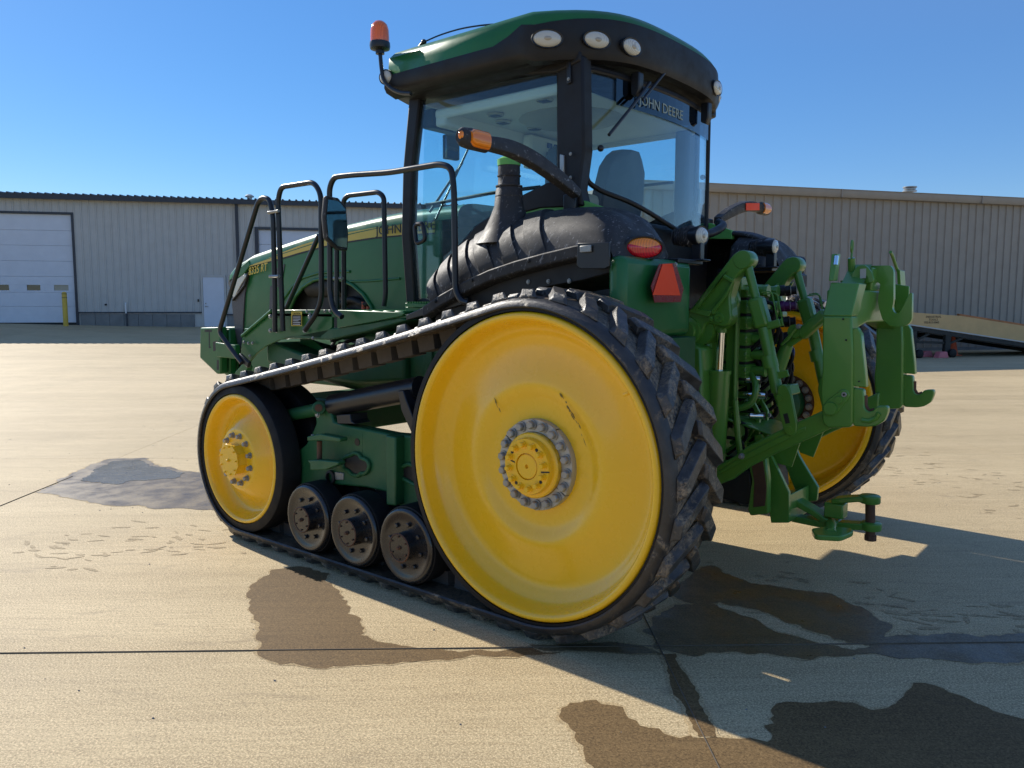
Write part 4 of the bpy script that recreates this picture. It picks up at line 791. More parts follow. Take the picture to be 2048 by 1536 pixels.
# arch lip and creases on the hood side
obj('arch_lip', MB().tube([(4.031,-1.392,1.438),(3.926,-1.392,1.617),(3.827,-1.392,1.746),(3.700,-1.392,1.836),(3.533,-1.392,1.896),(3.373,-1.392,1.911),(3.163,-1.392,1.893),(2.995,-1.392,1.843),(2.859,-1.392,1.765),(2.758,-1.392,1.664),(2.697,-1.392,1.564)], .016), M['green'], hs)
obj('crease', MB().tube([(4.025,-1.397,1.720),(3.868,-1.397,1.843),(3.711,-1.397,1.918),(3.449,-1.397,1.961),(3.031,-1.397,1.959)], .012), M['green'], hs)
obj('crease', MB().tube([(3.034,-1.397,1.874),(2.771,-1.397,1.873),(2.401,-1.397,1.886)], .010), M['green'], hs)
# things seen in the arch
obj('engine_hoses', MB().tube(cr([(2.75, -1.48, 1.75), (2.9, -1.46, 1.68), (3.1, -1.46, 1.72), (3.3, -1.46, 1.66)]), .03).tube(cr([(2.7, -1.47, 1.66), (2.95, -1.45, 1.62), (3.2, -1.45, 1.64)]), .018).box(2.8, 2.95, -1.5, -1.46, 1.60, 1.64), M['rubber'], T)
obj('engine_filter', MB().cyl((3.2, -1.50, 1.84), (3.7, -1.50, 1.84), .10), M['darkin'], T)
obj('red_fitting', MB().cyl((2.92, -1.45, 1.63), (2.92, -1.45, 1.70), .02).cyl((2.86, -1.45, 1.62), (2.86, -1.45, 1.66), .018), M['cone'], T)

# ---------------------------------------------------------------- platform, guards, rails
PY = -.50
pY('mudguard_plate', [(3.305,-0.520,1.424),(2.878,-0.520,1.626),(2.857,-0.520,1.634),(2.149,-0.520,1.640),(2.153,-0.520,1.513),(2.294,-0.520,1.435),(2.534,-0.520,1.443),(2.641,-0.520,1.433),(2.803,-0.520,1.406),(2.979,-0.520,1.355),(3.120,-0.520,1.291),(3.231,-0.520,1.211),(3.262,-0.520,1.169),(3.352,-0.520,1.246)], .02, M['green'], T, .004, label='green front plate of the left platform')
obj('plate_edge', MB().tube([(3.288,-0.505,1.425),(2.868,-0.505,1.630)], .012), M['green'], T)
bt = obj('box_tube', MB().bar([(3.324,-0.600,1.446)][0], [(2.892,-0.600,1.463)][0], .10, .075), M['green'], T, bevel=.006)
obj('tube_mouth', MB().prism([(3.236,-0.548,1.469),(3.161,-0.548,1.471),(3.164,-0.548,1.427),(3.238,-0.548,1.425)], (0, .002, 0)), M['letter'], bt)
pY('platform_fascia', [(2.067,-0.500,1.637),(1.468,-0.500,1.626),(1.382,-0.500,1.620),(1.402,-0.500,1.601),(1.718,-0.500,1.555),(2.071,-0.500,1.511)], .02, M['green'], T, .004)
obj('platform_underside', MB().prism([(3.058,-0.520,1.415),(2.534,-0.520,1.458),(2.153,-0.520,1.510),(1.741,-0.520,1.554),(1.443,-0.520,1.594),(1.372,-0.520,1.575),(1.743,-0.520,1.497),(2.179,-0.520,1.424),(2.535,-0.520,1.421)], (0, -.5, 0)), M['casting'], T, bevel=.01)
obj('platform_deck', MB().box(1.38, 2.95, -1.36, -.52, 1.585, 1.612), M['casting'], T, bevel=.004)
for k in range(13): obj('tread_plate', MB().box(1.42+.115*k, 1.51+.115*k, -1.33, -.53, 1.613, 1.634), M['green'], T, bevel=.006)
pY('inner_guard', [(3.926,-0.950,1.109),(3.856,-0.950,1.220),(3.656,-0.950,1.307),(3.443,-0.950,1.366),(3.261,-0.950,1.396),(3.107,-0.950,1.400),(2.776,-0.950,1.353),(2.880,-0.950,1.187),(3.157,-0.950,1.048),(3.448,-0.950,0.965),(3.913,-0.950,0.921)], .03, M['green'], T, .004, label='dark inner mudguard plate')
pY('guard_flap', [(2.930,-0.800,1.410),(2.798,-0.800,1.413),(2.611,-0.800,1.325),(2.752,-0.800,1.273),(2.811,-0.800,1.099),(2.968,-0.800,1.151)], .02, M['green'], T, .003)
pY('guard_leg', [(3.567,-0.600,1.111),(3.410,-0.600,1.214),(3.377,-0.600,1.163),(3.468,-0.600,0.992),(3.610,-0.600,0.919)], .05, M['green'], T, .004)
dc = pY('warning_decal', [(2.604,-0.500,1.624),(2.474,-0.500,1.624),(2.479,-0.500,1.519),(2.608,-0.500,1.516)], -.002, M['yletter'], T)
pY('decal_panel', [(2.591,-0.497,1.598),(2.480,-0.497,1.599),(2.483,-0.497,1.524),(2.595,-0.497,1.522)], -.001, M['letter'], dc)
q_ = [(2.585,-0.496,1.601),(2.475,-0.496,1.602)]
text('decal_lettering', 'CAUTION', .022, Vector(q_[0]), Vector(q_[1])-Vector(q_[0]), (0, 0, 1), M['letter'], dc, .0006, .95)
dl_ = [(2.580,-0.495,1.585),(2.488,-0.495,1.586),(2.581,-0.495,1.570),(2.488,-0.496,1.571),(2.581,-0.495,1.558),(2.513,-0.495,1.558),(2.582,-0.495,1.545),(2.489,-0.495,1.546),(2.583,-0.495,1.532),(2.496,-0.495,1.533)]
for k in range(5): pY('decal_line', [dl_[2*k], dl_[2*k+1], (dl_[2*k+1][0], -.4955, dl_[2*k+1][2]-.004), (dl_[2*k][0], -.4955, dl_[2*k][2]-.004)], -.0006, M['white'], dc)
bl = [(2.876,-0.500,1.584),(2.797,-0.500,1.585),(2.882,-0.500,1.477),(2.802,-0.500,1.479),(2.443,-0.500,1.486),(2.379,-0.500,1.585),(2.424,-0.500,1.509),(3.270,-0.500,1.214),(3.184,-0.500,1.230),(3.274,-0.500,1.270),(2.754,-0.500,1.280)]
for q in bl[:6]: bolt(q, .014, M['steel'], T)
for q in [(3.253,-0.500,1.378),(3.190,-0.500,1.372),(3.133,-0.500,1.374),(3.174,-0.500,1.270),(2.414,-0.500,1.625),(2.379,-0.500,1.603),(2.202,-0.500,1.629),(2.146,-0.500,1.630),(2.350,-0.500,1.434)]: bolt(q, .010, M['steel'], T)
RR = .019
def rail(pts, r=.09, label=None): return obj('handrail', MB().tube(fil(pts, r, 6), RR, 12), M['black'], T, label=label)
rail([(3.194,-0.440,1.217),(3.326,-0.440,1.307),(3.518,-0.440,1.454),(3.458,-0.440,1.551),(2.904,-0.440,2.440),(2.837,-0.440,2.467),(2.754,-0.440,2.449),(2.715,-0.440,2.330),(2.720,-0.440,1.856),(2.733,-0.440,1.471)], .10, 'slanted outer stair handrail')
rail([(2.659,-0.460,1.479),(2.667,-0.460,1.856),(2.676,-0.460,2.438),(2.634,-0.460,2.527),(2.241,-0.460,2.525),(2.165,-0.460,2.436),(2.186,-0.460,1.707),(2.253,-0.460,1.608),(2.388,-0.460,1.492)], .10, 'arched stair handrail')
rail([(2.720,-0.850,2.213),(3.197,-0.850,1.623)], .05)
rail([(1.912,-0.420,1.591),(1.997,-0.420,1.631),(2.037,-0.420,1.740),(2.017,-0.420,2.462),(1.966,-0.420,2.526),(1.798,-0.420,2.522),(1.407,-0.420,2.498),(0.967,-0.420,2.501),(0.873,-0.420,2.470),(0.854,-0.420,2.340),(0.847,-0.420,1.760),(0.803,-0.420,1.695),(0.739,-0.420,1.683)], .09, 'long upper handrail reaching back to the fender')
rail([(2.495,-0.900,1.626),(2.474,-0.900,2.465),(2.420,-0.900,2.494),(2.073,-0.900,2.489),(2.014,-0.900,2.448),(2.013,-0.900,1.745),(2.032,-0.900,1.665)], .10)
rail([(2.478,-0.820,1.627),(2.461,-0.820,2.308)], .05)
for a_, b_ in (([(2.714,-0.440,2.348),(2.644,-0.440,2.351)]), ([(2.718,-0.440,1.882),(2.661,-0.440,1.881)]), ([(2.533,-0.850,1.874),(2.448,-0.850,1.872)])):
    obj('rail_clamp', MB().cyl(Vector(a_)+Vector((.03, .02, 0)), Vector(b_)+Vector((-.03, .02, 0)), .012), M['steel'], T)
obj('rail_foot', MB().bar([(3.252,-0.460,1.269)][0], [(3.121,-0.460,1.203)][0], .03, .05), M['black'], T, bevel=.006)
# mirror
mr_ = obj('mirror', MB().loft([[(1.99-d, -.44+y*sc, 2.21+z*sc) for y, z in [(.085, .19), (-.02, .185), (-.085, .13), (-.10, -.05), (-.09, -.17), (.0, -.165), (.09, -.10), (.105, .05)]] for d, sc in ((-.05, .7), (-.02, .95), (.0, 1), (.02, .98))]), M['plastic'], T, bevel=.01, label='black rear-view mirror on the handrail')
obj('mirror_glass', MB().loft([[(1.99-d, -.44+y*.84, 2.21+z*.86) for y, z in [(.085, .19), (-.02, .185), (-.085, .13), (-.10, -.05), (-.09, -.17), (.0, -.165), (.09, -.10), (.105, .05)]] for d in (.018, .024)]), M['mirrorglass'], mr_)
pY('step', [(1.480,-0.600,1.685),(1.232,-0.600,1.678),(1.233,-0.600,1.653),(1.481,-0.600,1.659)], .35, M['green'], T, .003)
pY('step_riser', [(1.498,-0.620,1.659),(1.276,-0.620,1.652),(1.276,-0.620,1.633),(1.408,-0.620,1.600),(1.499,-0.620,1.599)], .02, M['green'], T, .003)
for k in range(10): obj('step_tooth', MB().box(1.235+.024*k, 1.247+.024*k, -.94, -.60, 1.682, 1.694), M['green'], T)
pY('step_bracket', [(1.342,-0.480,1.608),(0.951,-0.480,1.726),(0.807,-0.480,1.716),(0.807,-0.480,1.683),(1.037,-0.480,1.635),(1.343,-0.480,1.576)], .05, M['black'], T, .004)

# ---------------------------------------------------------------- cab
CL, CR = -.93, 2*YC+.93
cab = obj('cab_floor', MB().box(.42, 1.75, CR+.02, CL-.02, 1.60, 1.72), M['trim'], T, bevel=.02)
def both(name, pts, th, mat, **k):
    a = obj(name, MB().prism(pts, (0, -th, 0)), mat, T, **k); obj(name, MB().prism([(q[0], 2*YC-q[1], q[2]) for q in pts], (0, th, 0)), mat, T, **k); return a
both('front_post', [(1.771,-0.930,3.129),(1.661,-0.930,3.111),(1.749,-0.930,2.649),(1.778,-0.930,2.167),(1.734,-0.930,1.679),(1.828,-0.930,1.679),(1.871,-0.930,2.172),(1.847,-0.930,2.625)], .07, M['trim'], bevel=.012)
pR = MB().box(.44, .52, CR-.0, CR+.05, 1.9, 3.05); obj('rear_post', pR, M['trim'], T, bevel=.01)
pY('rear_post', [(0.498,-0.930,3.128),(0.307,-0.930,3.120),(0.290,-0.930,2.575),(0.323,-0.930,2.360),(0.293,-0.930,2.253),(0.351,-0.930,2.257),(0.396,-0.930,2.378),(0.493,-0.930,2.452)], .10, M['trim'], bevel=.015)
both('roof_rail', [(1.749,-0.920,3.164),(0.318,-0.920,3.148),(0.317,-0.920,3.080),(0.490,-0.920,3.044),(0.969,-0.920,3.112),(1.651,-0.920,3.101),(1.741,-0.920,3.089)], .08, M['trim'], bevel=.012)
both('cab_sill', [(0.500,-0.940,2.418),(0.359,-0.940,2.338),(0.304,-0.940,2.254),(0.431,-0.940,2.259),(0.621,-0.940,2.267),(0.800,-0.940,2.244),(1.119,-0.940,2.131),(1.371,-0.940,1.970),(1.582,-0.940,1.707),(1.632,-0.940,1.721),(1.395,-0.940,2.011),(1.163,-0.940,2.192),(0.780,-0.940,2.354),(0.576,-0.940,2.414)], .06, M['trim'], bevel=.008)
both('sill_panel', [(0.311,-0.950,2.291),(0.135,-0.950,2.225),(0.134,-0.950,2.162),(0.829,-0.950,2.209),(0.788,-0.950,2.253),(0.629,-0.950,2.281)], .05, M['lid'], bevel=.004)
both('door_hinge', [(0.414,-0.915,3.103),(0.385,-0.915,3.098),(0.380,-0.915,2.969),(0.409,-0.915,2.966)], .03, M['black'], bevel=.004)
both('door_hinge', [(0.456,-0.915,2.569),(0.427,-0.915,2.560),(0.426,-0.915,2.449),(0.455,-0.915,2.446)], .03, M['silver'], bevel=.004)
for q in [(0.372,-0.910,2.559),(0.371,-0.910,2.423),(0.391,-0.910,2.990)]: bolt(q, .008, M['steel'], T)
pY('door_glass', [(1.697,-0.955,3.115),(0.512,-0.955,3.059),(0.507,-0.955,2.451),(0.575,-0.955,2.416),(0.792,-0.955,2.356),(1.177,-0.955,2.194),(1.409,-0.955,2.013),(1.618,-0.955,1.707),(1.771,-0.955,1.690),(1.804,-0.955,2.170),(1.775,-0.955,2.656)], .006, M['glass'], T, label='tinted left door glass')
obj('side_glass', MB().prism([(q[0], 2*YC-q[1], q[2]) for q in [(1.697,-0.955,3.115),(0.512,-0.955,3.059),(0.507,-0.955,2.451),(0.575,-0.955,2.416),(0.792,-0.955,2.356),(1.177,-0.955,2.194),(1.409,-0.955,2.013),(1.618,-0.955,1.707),(1.771,-0.955,1.690),(1.804,-0.955,2.170),(1.775,-0.955,2.656)]], (0, .006, 0)), M['glass'], T)
# rear window, bowed outward
def rearx(y): return .34-.10*(1-((y-YC)/.82)**2)
rg = []; rgo = []
for i in range(17):
    y = -1.02-1.60*i/16; t = i/16
    zb_ = 2.36-.20*math.sin(min(1, t*1.25)*PI/2)**2+(.06*max(0, t-.8)/.2)
    if t < .08: zb_ += .05*(1-t/.08)
    zt_ = 3.06
    rg.append([(rearx(y), y, zb_), (rearx(y)-.005, y, (zb_+zt_)/2), (rearx(y), y, zt_), (rearx(y)+.006, y, zt_), (rearx(y)+.001, y, (zb_+zt_)/2), (rearx(y)+.006, y, zb_)])
    rgo.append(((rearx(y)-.004, y, zb_), (rearx(y)-.004, y, zt_)))
obj('rear_window', MB().loft(rg), M['glass'], T, ang=50, label='bowed tinted rear window')
fr_pts = [a for a, b in rgo]+[b for a, b in rgo[::-1]]
obj('window_seal', MB().tube(fil(fr_pts[:], .04, 3, True), .016, 8, True), M['trim'], T)
obj('window_frame', MB().tube([(rearx(-1.0)+.02, -.985, 2.36), (rearx(-1.0)+.02, -.985, 3.05)], .03).tube([(rearx(y)+.01, y, 3.075) for y in [-1.0-1.64*i/12 for i in range(13)]], .022), M['trim'], T)
obj('corner_trim', MB().box(.46, .58, CR+.0, CR+.16, 1.75, 3.0), M['seat'], T, bevel=.03)
obj('front_window', MB().prism([(1.72, CL-.05, 1.75), (1.72, CR+.05, 1.75), (1.66, CR+.05, 3.05), (1.66, CL-.05, 3.05)], (.006, 0, 0)), M['glass'], T)
obj('front_cross_member', MB().box(1.60, 1.72, CR+.06, CL-.06, 2.90, 3.03), M['trim'], T, bevel=.02)
obj('headliner', MB().loft([[(x, y, z) for x, y in ((.42-g, CL-.08+g), (1.60+g, CL-.08+g), (1.60+g, CR+.08-g), (.42-g, CR+.08-g))] for z, g in ((2.985, -.02), (3.03, -.12))]), M['headliner'], T, bevel=.02)
obj('headliner_skirt', MB().box(.44, 1.60, CL-.12, CL-.075, 2.95, 3.02).box(.44, 1.60, CR+.075, CR+.12, 2.95, 3.02).box(1.50, 1.60, CR+.08, CL-.08, 2.90, 3.0), M['headliner'], T, bevel=.02)
obj('ceiling_hatch', MB().lathe((.95, YC+.1, 2.970), (0, 0, 1), [(0, 0), (.34, 0), (.37, .012), (.37, .02), (0, .02)], 36), M['beige'], T)
for (x, y) in ((1.25, -1.25), (1.30, -1.75), (1.35, -1.45), (.75, -1.15)):
    v_ = obj('air_vent', MB().lathe((x, y, 2.967), (0, 0, 1), [(0, 0), (.055, 0), (.06, .012), (0, .02)], 20), M['beige'], T)
    for k in (-1, 0, 1): obj('vent_slot', MB().box(x-.035, x+.035, y+k*.024-.007, y+k*.024+.007, 2.963, 2.9665), M['letter'], v_)
rd = obj('radio', MB().box(1.34, 1.40, -2.30, -2.02, 2.76, 2.86), M['black'], T, bevel=.01)
obj('overhead_console', MB().box(1.41, 1.5, -2.55, -1.85, 2.72, 2.97), M['headliner'], T, bevel=.02)
for k in range(3): obj('switch', MB().box(1.395, 1.405, -2.10-.09*k, -2.04-.09*k, 2.89, 2.93), M['blue'], T, bevel=.004)
# operator seat and training seat
def seat(x, y, z0, hgt, mat):
    s_ = obj('seat', MB().box(x, x+.48, y-.25, y+.25, z0+.32, z0+.46), mat, T, bevel=.05)
    obj('backrest', MB().loft([[(x-.02-.10*t+dx, y+w_*a, z0+.42+hgt*t) for dx, a in ((-.05, -1), (-.09, -.5), (-.09, .5), (-.05, 1), (.05, 1), (.02, .5), (.02, -.5), (.05, -1))] for t, w_ in ((0, .22), (.15, .26), (.5, .27), (.8, .235), (.93, .17), (1, .10))]), mat, s_, ang=60, bevel=.01)
    obj('seat_base', MB().box(x+.08, x+.40, y-.18, y+.18, z0, z0+.32), M['darkin'], s_, bevel=.03); return s_
seat(.78, -1.98, 1.72, .62, M['seat'])
obj('headrest', MB().loft([[(1.14+dx*sx, -1.86+.13*a*sx, 2.50+.34*t) for dx, a in ((-.05, -1), (-.07, 0), (-.05, 1), (.05, 1), (.06, 0), (.05, -1))] for t, sx in ((-.6, .9), (0, 1), (.6, 1), (.9, .8), (1, .4))]), M['seat'], T, ang=60, bevel=.008)
obj('seat_cushion', MB().box(.62, .72, -1.62, -1.42, 2.10, 2.42), M['beige'], T, bevel=.04)
obj('armrest', MB().box(.8, 1.2, -2.36, -2.26, 2.10, 2.20), M['seat'], T, bevel=.03)
sw = obj('steering_wheel', MB().tube([(1.32+.19*math.cos(t)*.94, -1.82+.19*math.sin(t), 2.40-.19*math.cos(t)*.35) for t in [2*PI*k/28 for k in range(28)]], .014, 8, True), M['black'], T)
obj('steering_column', MB().tube([(1.32, -1.82, 2.38), (1.45, -1.82, 2.1), (1.5, -1.82, 1.75)], .04).cyl((1.32, -1.82, 2.38), (1.15, -1.70, 2.42), .010).cyl((1.32, -1.82, 2.38), (1.15, -1.94, 2.42), .010), M['trim'], sw)
obj('dash_console', MB().box(1.48, 1.64, -2.2, -1.45, 1.72, 2.12), M['seat'], T, bevel=.05)
obj('door_pull_bar', MB().tube(fil([(1.680,-1.000,2.375),(1.040,-1.000,2.405),(0.668,-1.000,2.405)], .05), .012), M['trim'], T)
obj('display_bracket', MB().box(1.05, 1.15, -2.45, -2.38, 2.15, 2.42), M['black'], T, bevel=.01)
obj('interior_mirror', MB().obox((1.58, -1.15, 2.78), ((.2, 1, 0), (1, 0, 0), (0, 0, 1)), (.06, .02, .085)), M['mirrorglass'], T, bevel=.01)
obj('interior_mirror', MB().obox((1.50, -2.28, 2.66), ((0, 1, 0), (1, 0, 0), (0, 0, 1)), (.10, .02, .07)), M['mirrorglass'], T, bevel=.01)
obj('grab_rail', MB().tube(fil([(.95, -2.62, 2.30), (.95, -2.62, 2.62), (.62, -2.62, 2.62)], .06), .012), M['black'], T)
obj('curtain_strip', MB().loft([[(.40+.014*(i % 2), -1.06-.012*i, z) for i in range(8)] for z in (2.45, 3.04)], False, False), M['beige'], T, ang=0)
obj('door_latch', MB().tube(fil([(1.704,-0.905,2.230),(1.619,-0.905,2.238),(1.595,-0.905,2.121),(1.686,-0.905,2.098)], .03, 3, True), .016, 8, True), M['black'], T)
# rear glass sticker band and lettering
tb = []
a_ = [(0.260,-1.409,3.067),(0.260,-1.411,3.019),(0.260,-1.996,3.073)]
obj('sun_band', MB().loft([[(rearx(y)-.012, y, z), (rearx(y)-.010, y, z)][:1]+[(rearx(y)-.012, y, z-.16)] for y, z in [(-1.25-1.33*i/12, 3.05) for i in range(13)]], False, False), M['darkglass'], T, ang=0)
text('window_lettering', 'JOHN DEERE', .088, (.226, -1.44, 2.925), (0, -1, 0), (0, 0, 1), M['decalgrey'], T, .001, 1.15)
# wipers
obj('wiper', MB().tube([(0.170,-1.700,3.188),(0.170,-1.382,2.927)], .009).tube([(0.180,-1.486,3.055),(0.180,-1.265,2.859),(0.180,-1.025,2.661)], .010), M['black'], T)
obj('wiper', MB().tube([(1.80, -1.15, 2.35), (1.80, -1.5, 2.75)], .010).tube([(1.79, -1.2, 2.30), (1.79, -1.55, 2.85)], .008), M['black'], T)
for yy in (-1.40, -2.35): obj('window_hinge', MB().prism([(.19, yy-.03, 3.10), (.19, yy-.03, 2.99), (.21, yy-.03, 2.95), (.25, yy-.03, 2.97), (.25, yy-.03, 3.10)], (0, .06, 0)), M['black'], T, bevel=.008)
obj('window_handle', MB().ball((.36, -2.60, 2.63), .020).ball((.26, -1.06, 2.60), .02), M['black'], T)

# roof
def rout(inset, z, rear_x0=.17):
    hw = 1.06-inset; out = []
    for i in range(25):
        d = -hw+2*hw*i/24; out.append((rear_x0+inset+.36*abs(d/hw)**4, YC+d))
    for i in range(25):
        d = hw-2*hw*i/24; out.append((2.10-inset-.32*abs(d/hw)**4, YC+d))
    return out
def rl_(inset, z, fz=0.0): return [(x, y, z+fz*(x-.5)-.05*((y-YC)/1.02)**2) for x, y in rout(inset, z)]
obj('roof_shell_lower', MB().loft([rl_(.16, 3.12), rl_(.06, 3.145), rl_(.012, 3.18), rl_(.006, 3.25), rl_(.02, 3.26)]), M['trim'], T, ang=45)
roof = obj('roof', MB().loft([rl_(.002, 3.25), rl_(-.004, 3.33), rl_(.0, 3.39), rl_(.03, 3.425), rl_(.11, 3.455), rl_(.27, 3.478), rl_(.50, 3.492), rl_(.80, 3.497)]), M['green'], T, ang=45, label='domed green cab roof')
# black rear visor band carrying the lamps
rg = []
for i in range(41):
    d = -1.06+2.12*i/40; xx = .17+.36*abs(d/1.06)**4; e = abs(d/1.06); up = .03*(1-e**8)
    q = -.05*(d/1.02)**2
    rg.append([(xx-.004, YC+d*1.002, 3.135+q), (xx-.026, YC+d*1.014, 3.18+q), (xx-.016, YC+d*1.010, 3.335+up+q), (xx+.03, YC+d*.97, 3.36+up+q), (xx+.06, YC+d*.94, 3.135+q)])
for sgn in (-1, 1):
    ext = []
    for x in (.62, .72, .84, 1.2, 1.6, 1.82):
        top_ = 3.355 if x < .66 else 3.31 if x < .76 else 3.275
        d = 1.06; q = -.05
        ext.append([(x, YC+sgn*1.055, 3.165+q), (x, YC+sgn*1.074, 3.195+q), (x, YC+sgn*1.068, top_+q), (x, YC+sgn*1.03, top_+.004+q), (x, YC+sgn*.97, 3.14+q)])
    rg = rg+ext if sgn > 0 else ext[::-1]+rg
obj('roof_visor', MB().loft(rg), M['trim'], T, ang=45, label='black visor band around the roof edge')
def lamp(name, c, nrm, w, h, mat, depth=.05, parent=T, housing=M['black']):
    nrm = Vector(nrm).normalized(); r = nrm.cross(Vector((0, 0, 1))).normalized(); u = r.cross(nrm); c = Vector(c)
    def ell(d, s): return [c+nrm*d+r*math.cos(2*PI*k/28)*w*s+u*math.sin(2*PI*k/28)*h*s for k in range(28)]
    b = obj(name, MB().loft([ell(-depth, .9), ell(-.01, 1.14), ell(.006, 1.12), ell(.004, 1.0), ell(-.004, .98)]), housing, parent, ang=50)
    obj('lens', MB().loft([ell(-.006, 1.0), ell(.004, .98), ell(.012, .85), ell(.017, .55), ell(.019, .2)]), mat, b, ang=60); obj('bulb', MB().loft([ell(.0195, .26), ell(.022, .2), ell(.023, .05)]), M['lampcore'], b, ang=60); return b
for (c, nrm) in (((.445, -.775, 3.195), (-.75, .75, -.12)), ((.255, -1.00, 3.205), (-.9, .45, -.12)), ((.165, -1.24, 3.205), (-1, .12, -.12)), ((.165, 2*YC+1.24, 3.205), (-1, -.12, -.12)), ((.265, 2*YC+1.01, 3.20), (-.9, -.45, -.12)), ((.445, 2*YC+.80, 3.195), (-.75, -.75, -.12))):
    lamp('work_lamp', c, nrm, .083, .046, M['clearlens'])
lamp('work_lamp', (1.80, -.745, 3.215), (-.15, 1, -.1), .05, .045, M['clearlens'])
# rooftop beacon and aerial
bc = obj('beacon_arm', MB().tube(fil([(1.527,-0.720,3.057),(1.633,-0.720,3.078),(1.732,-0.720,3.127),(1.801,-0.720,3.191),(1.819,-0.720,3.293),(1.827,-0.720,3.379)], .05, 4), .014, 10), M['black'], T)
qb = Vector([(1.827,-0.720,3.386)][0])
be = obj('beacon', MB().lathe(qb, (0, 0, 1), [(0, -.02), (.03, -.02), (.03, 0), (.066, .012), (.070, .03), (.068, .055), (0, .055)], 28), M['black'], T)
obj('beacon_lens', MB().lathe(qb+Vector((0, 0, .055)), (0, 0, 1), [(.062, 0), (.064, .02), (.062, .08), (.052, .115), (.032, .135), (0, .142)], 28), M['beaconlens'], be, ang=60)
obj('antenna_base', MB().tube([(1.638,-0.860,3.307),(1.618,-0.860,3.378),(1.559,-0.860,3.418),(1.535,-0.860,3.420)], .012).ball([(1.545,-0.860,3.422)][0], .018), M['black'], T)
obj('antenna', MB().tube(cr([(1.545,-0.860,3.422),(1.394,-0.860,3.435),(1.214,-0.860,3.435),(1.041,-0.860,3.419),(0.896,-0.860,3.397)]), .0055, 6), M['black'], T)

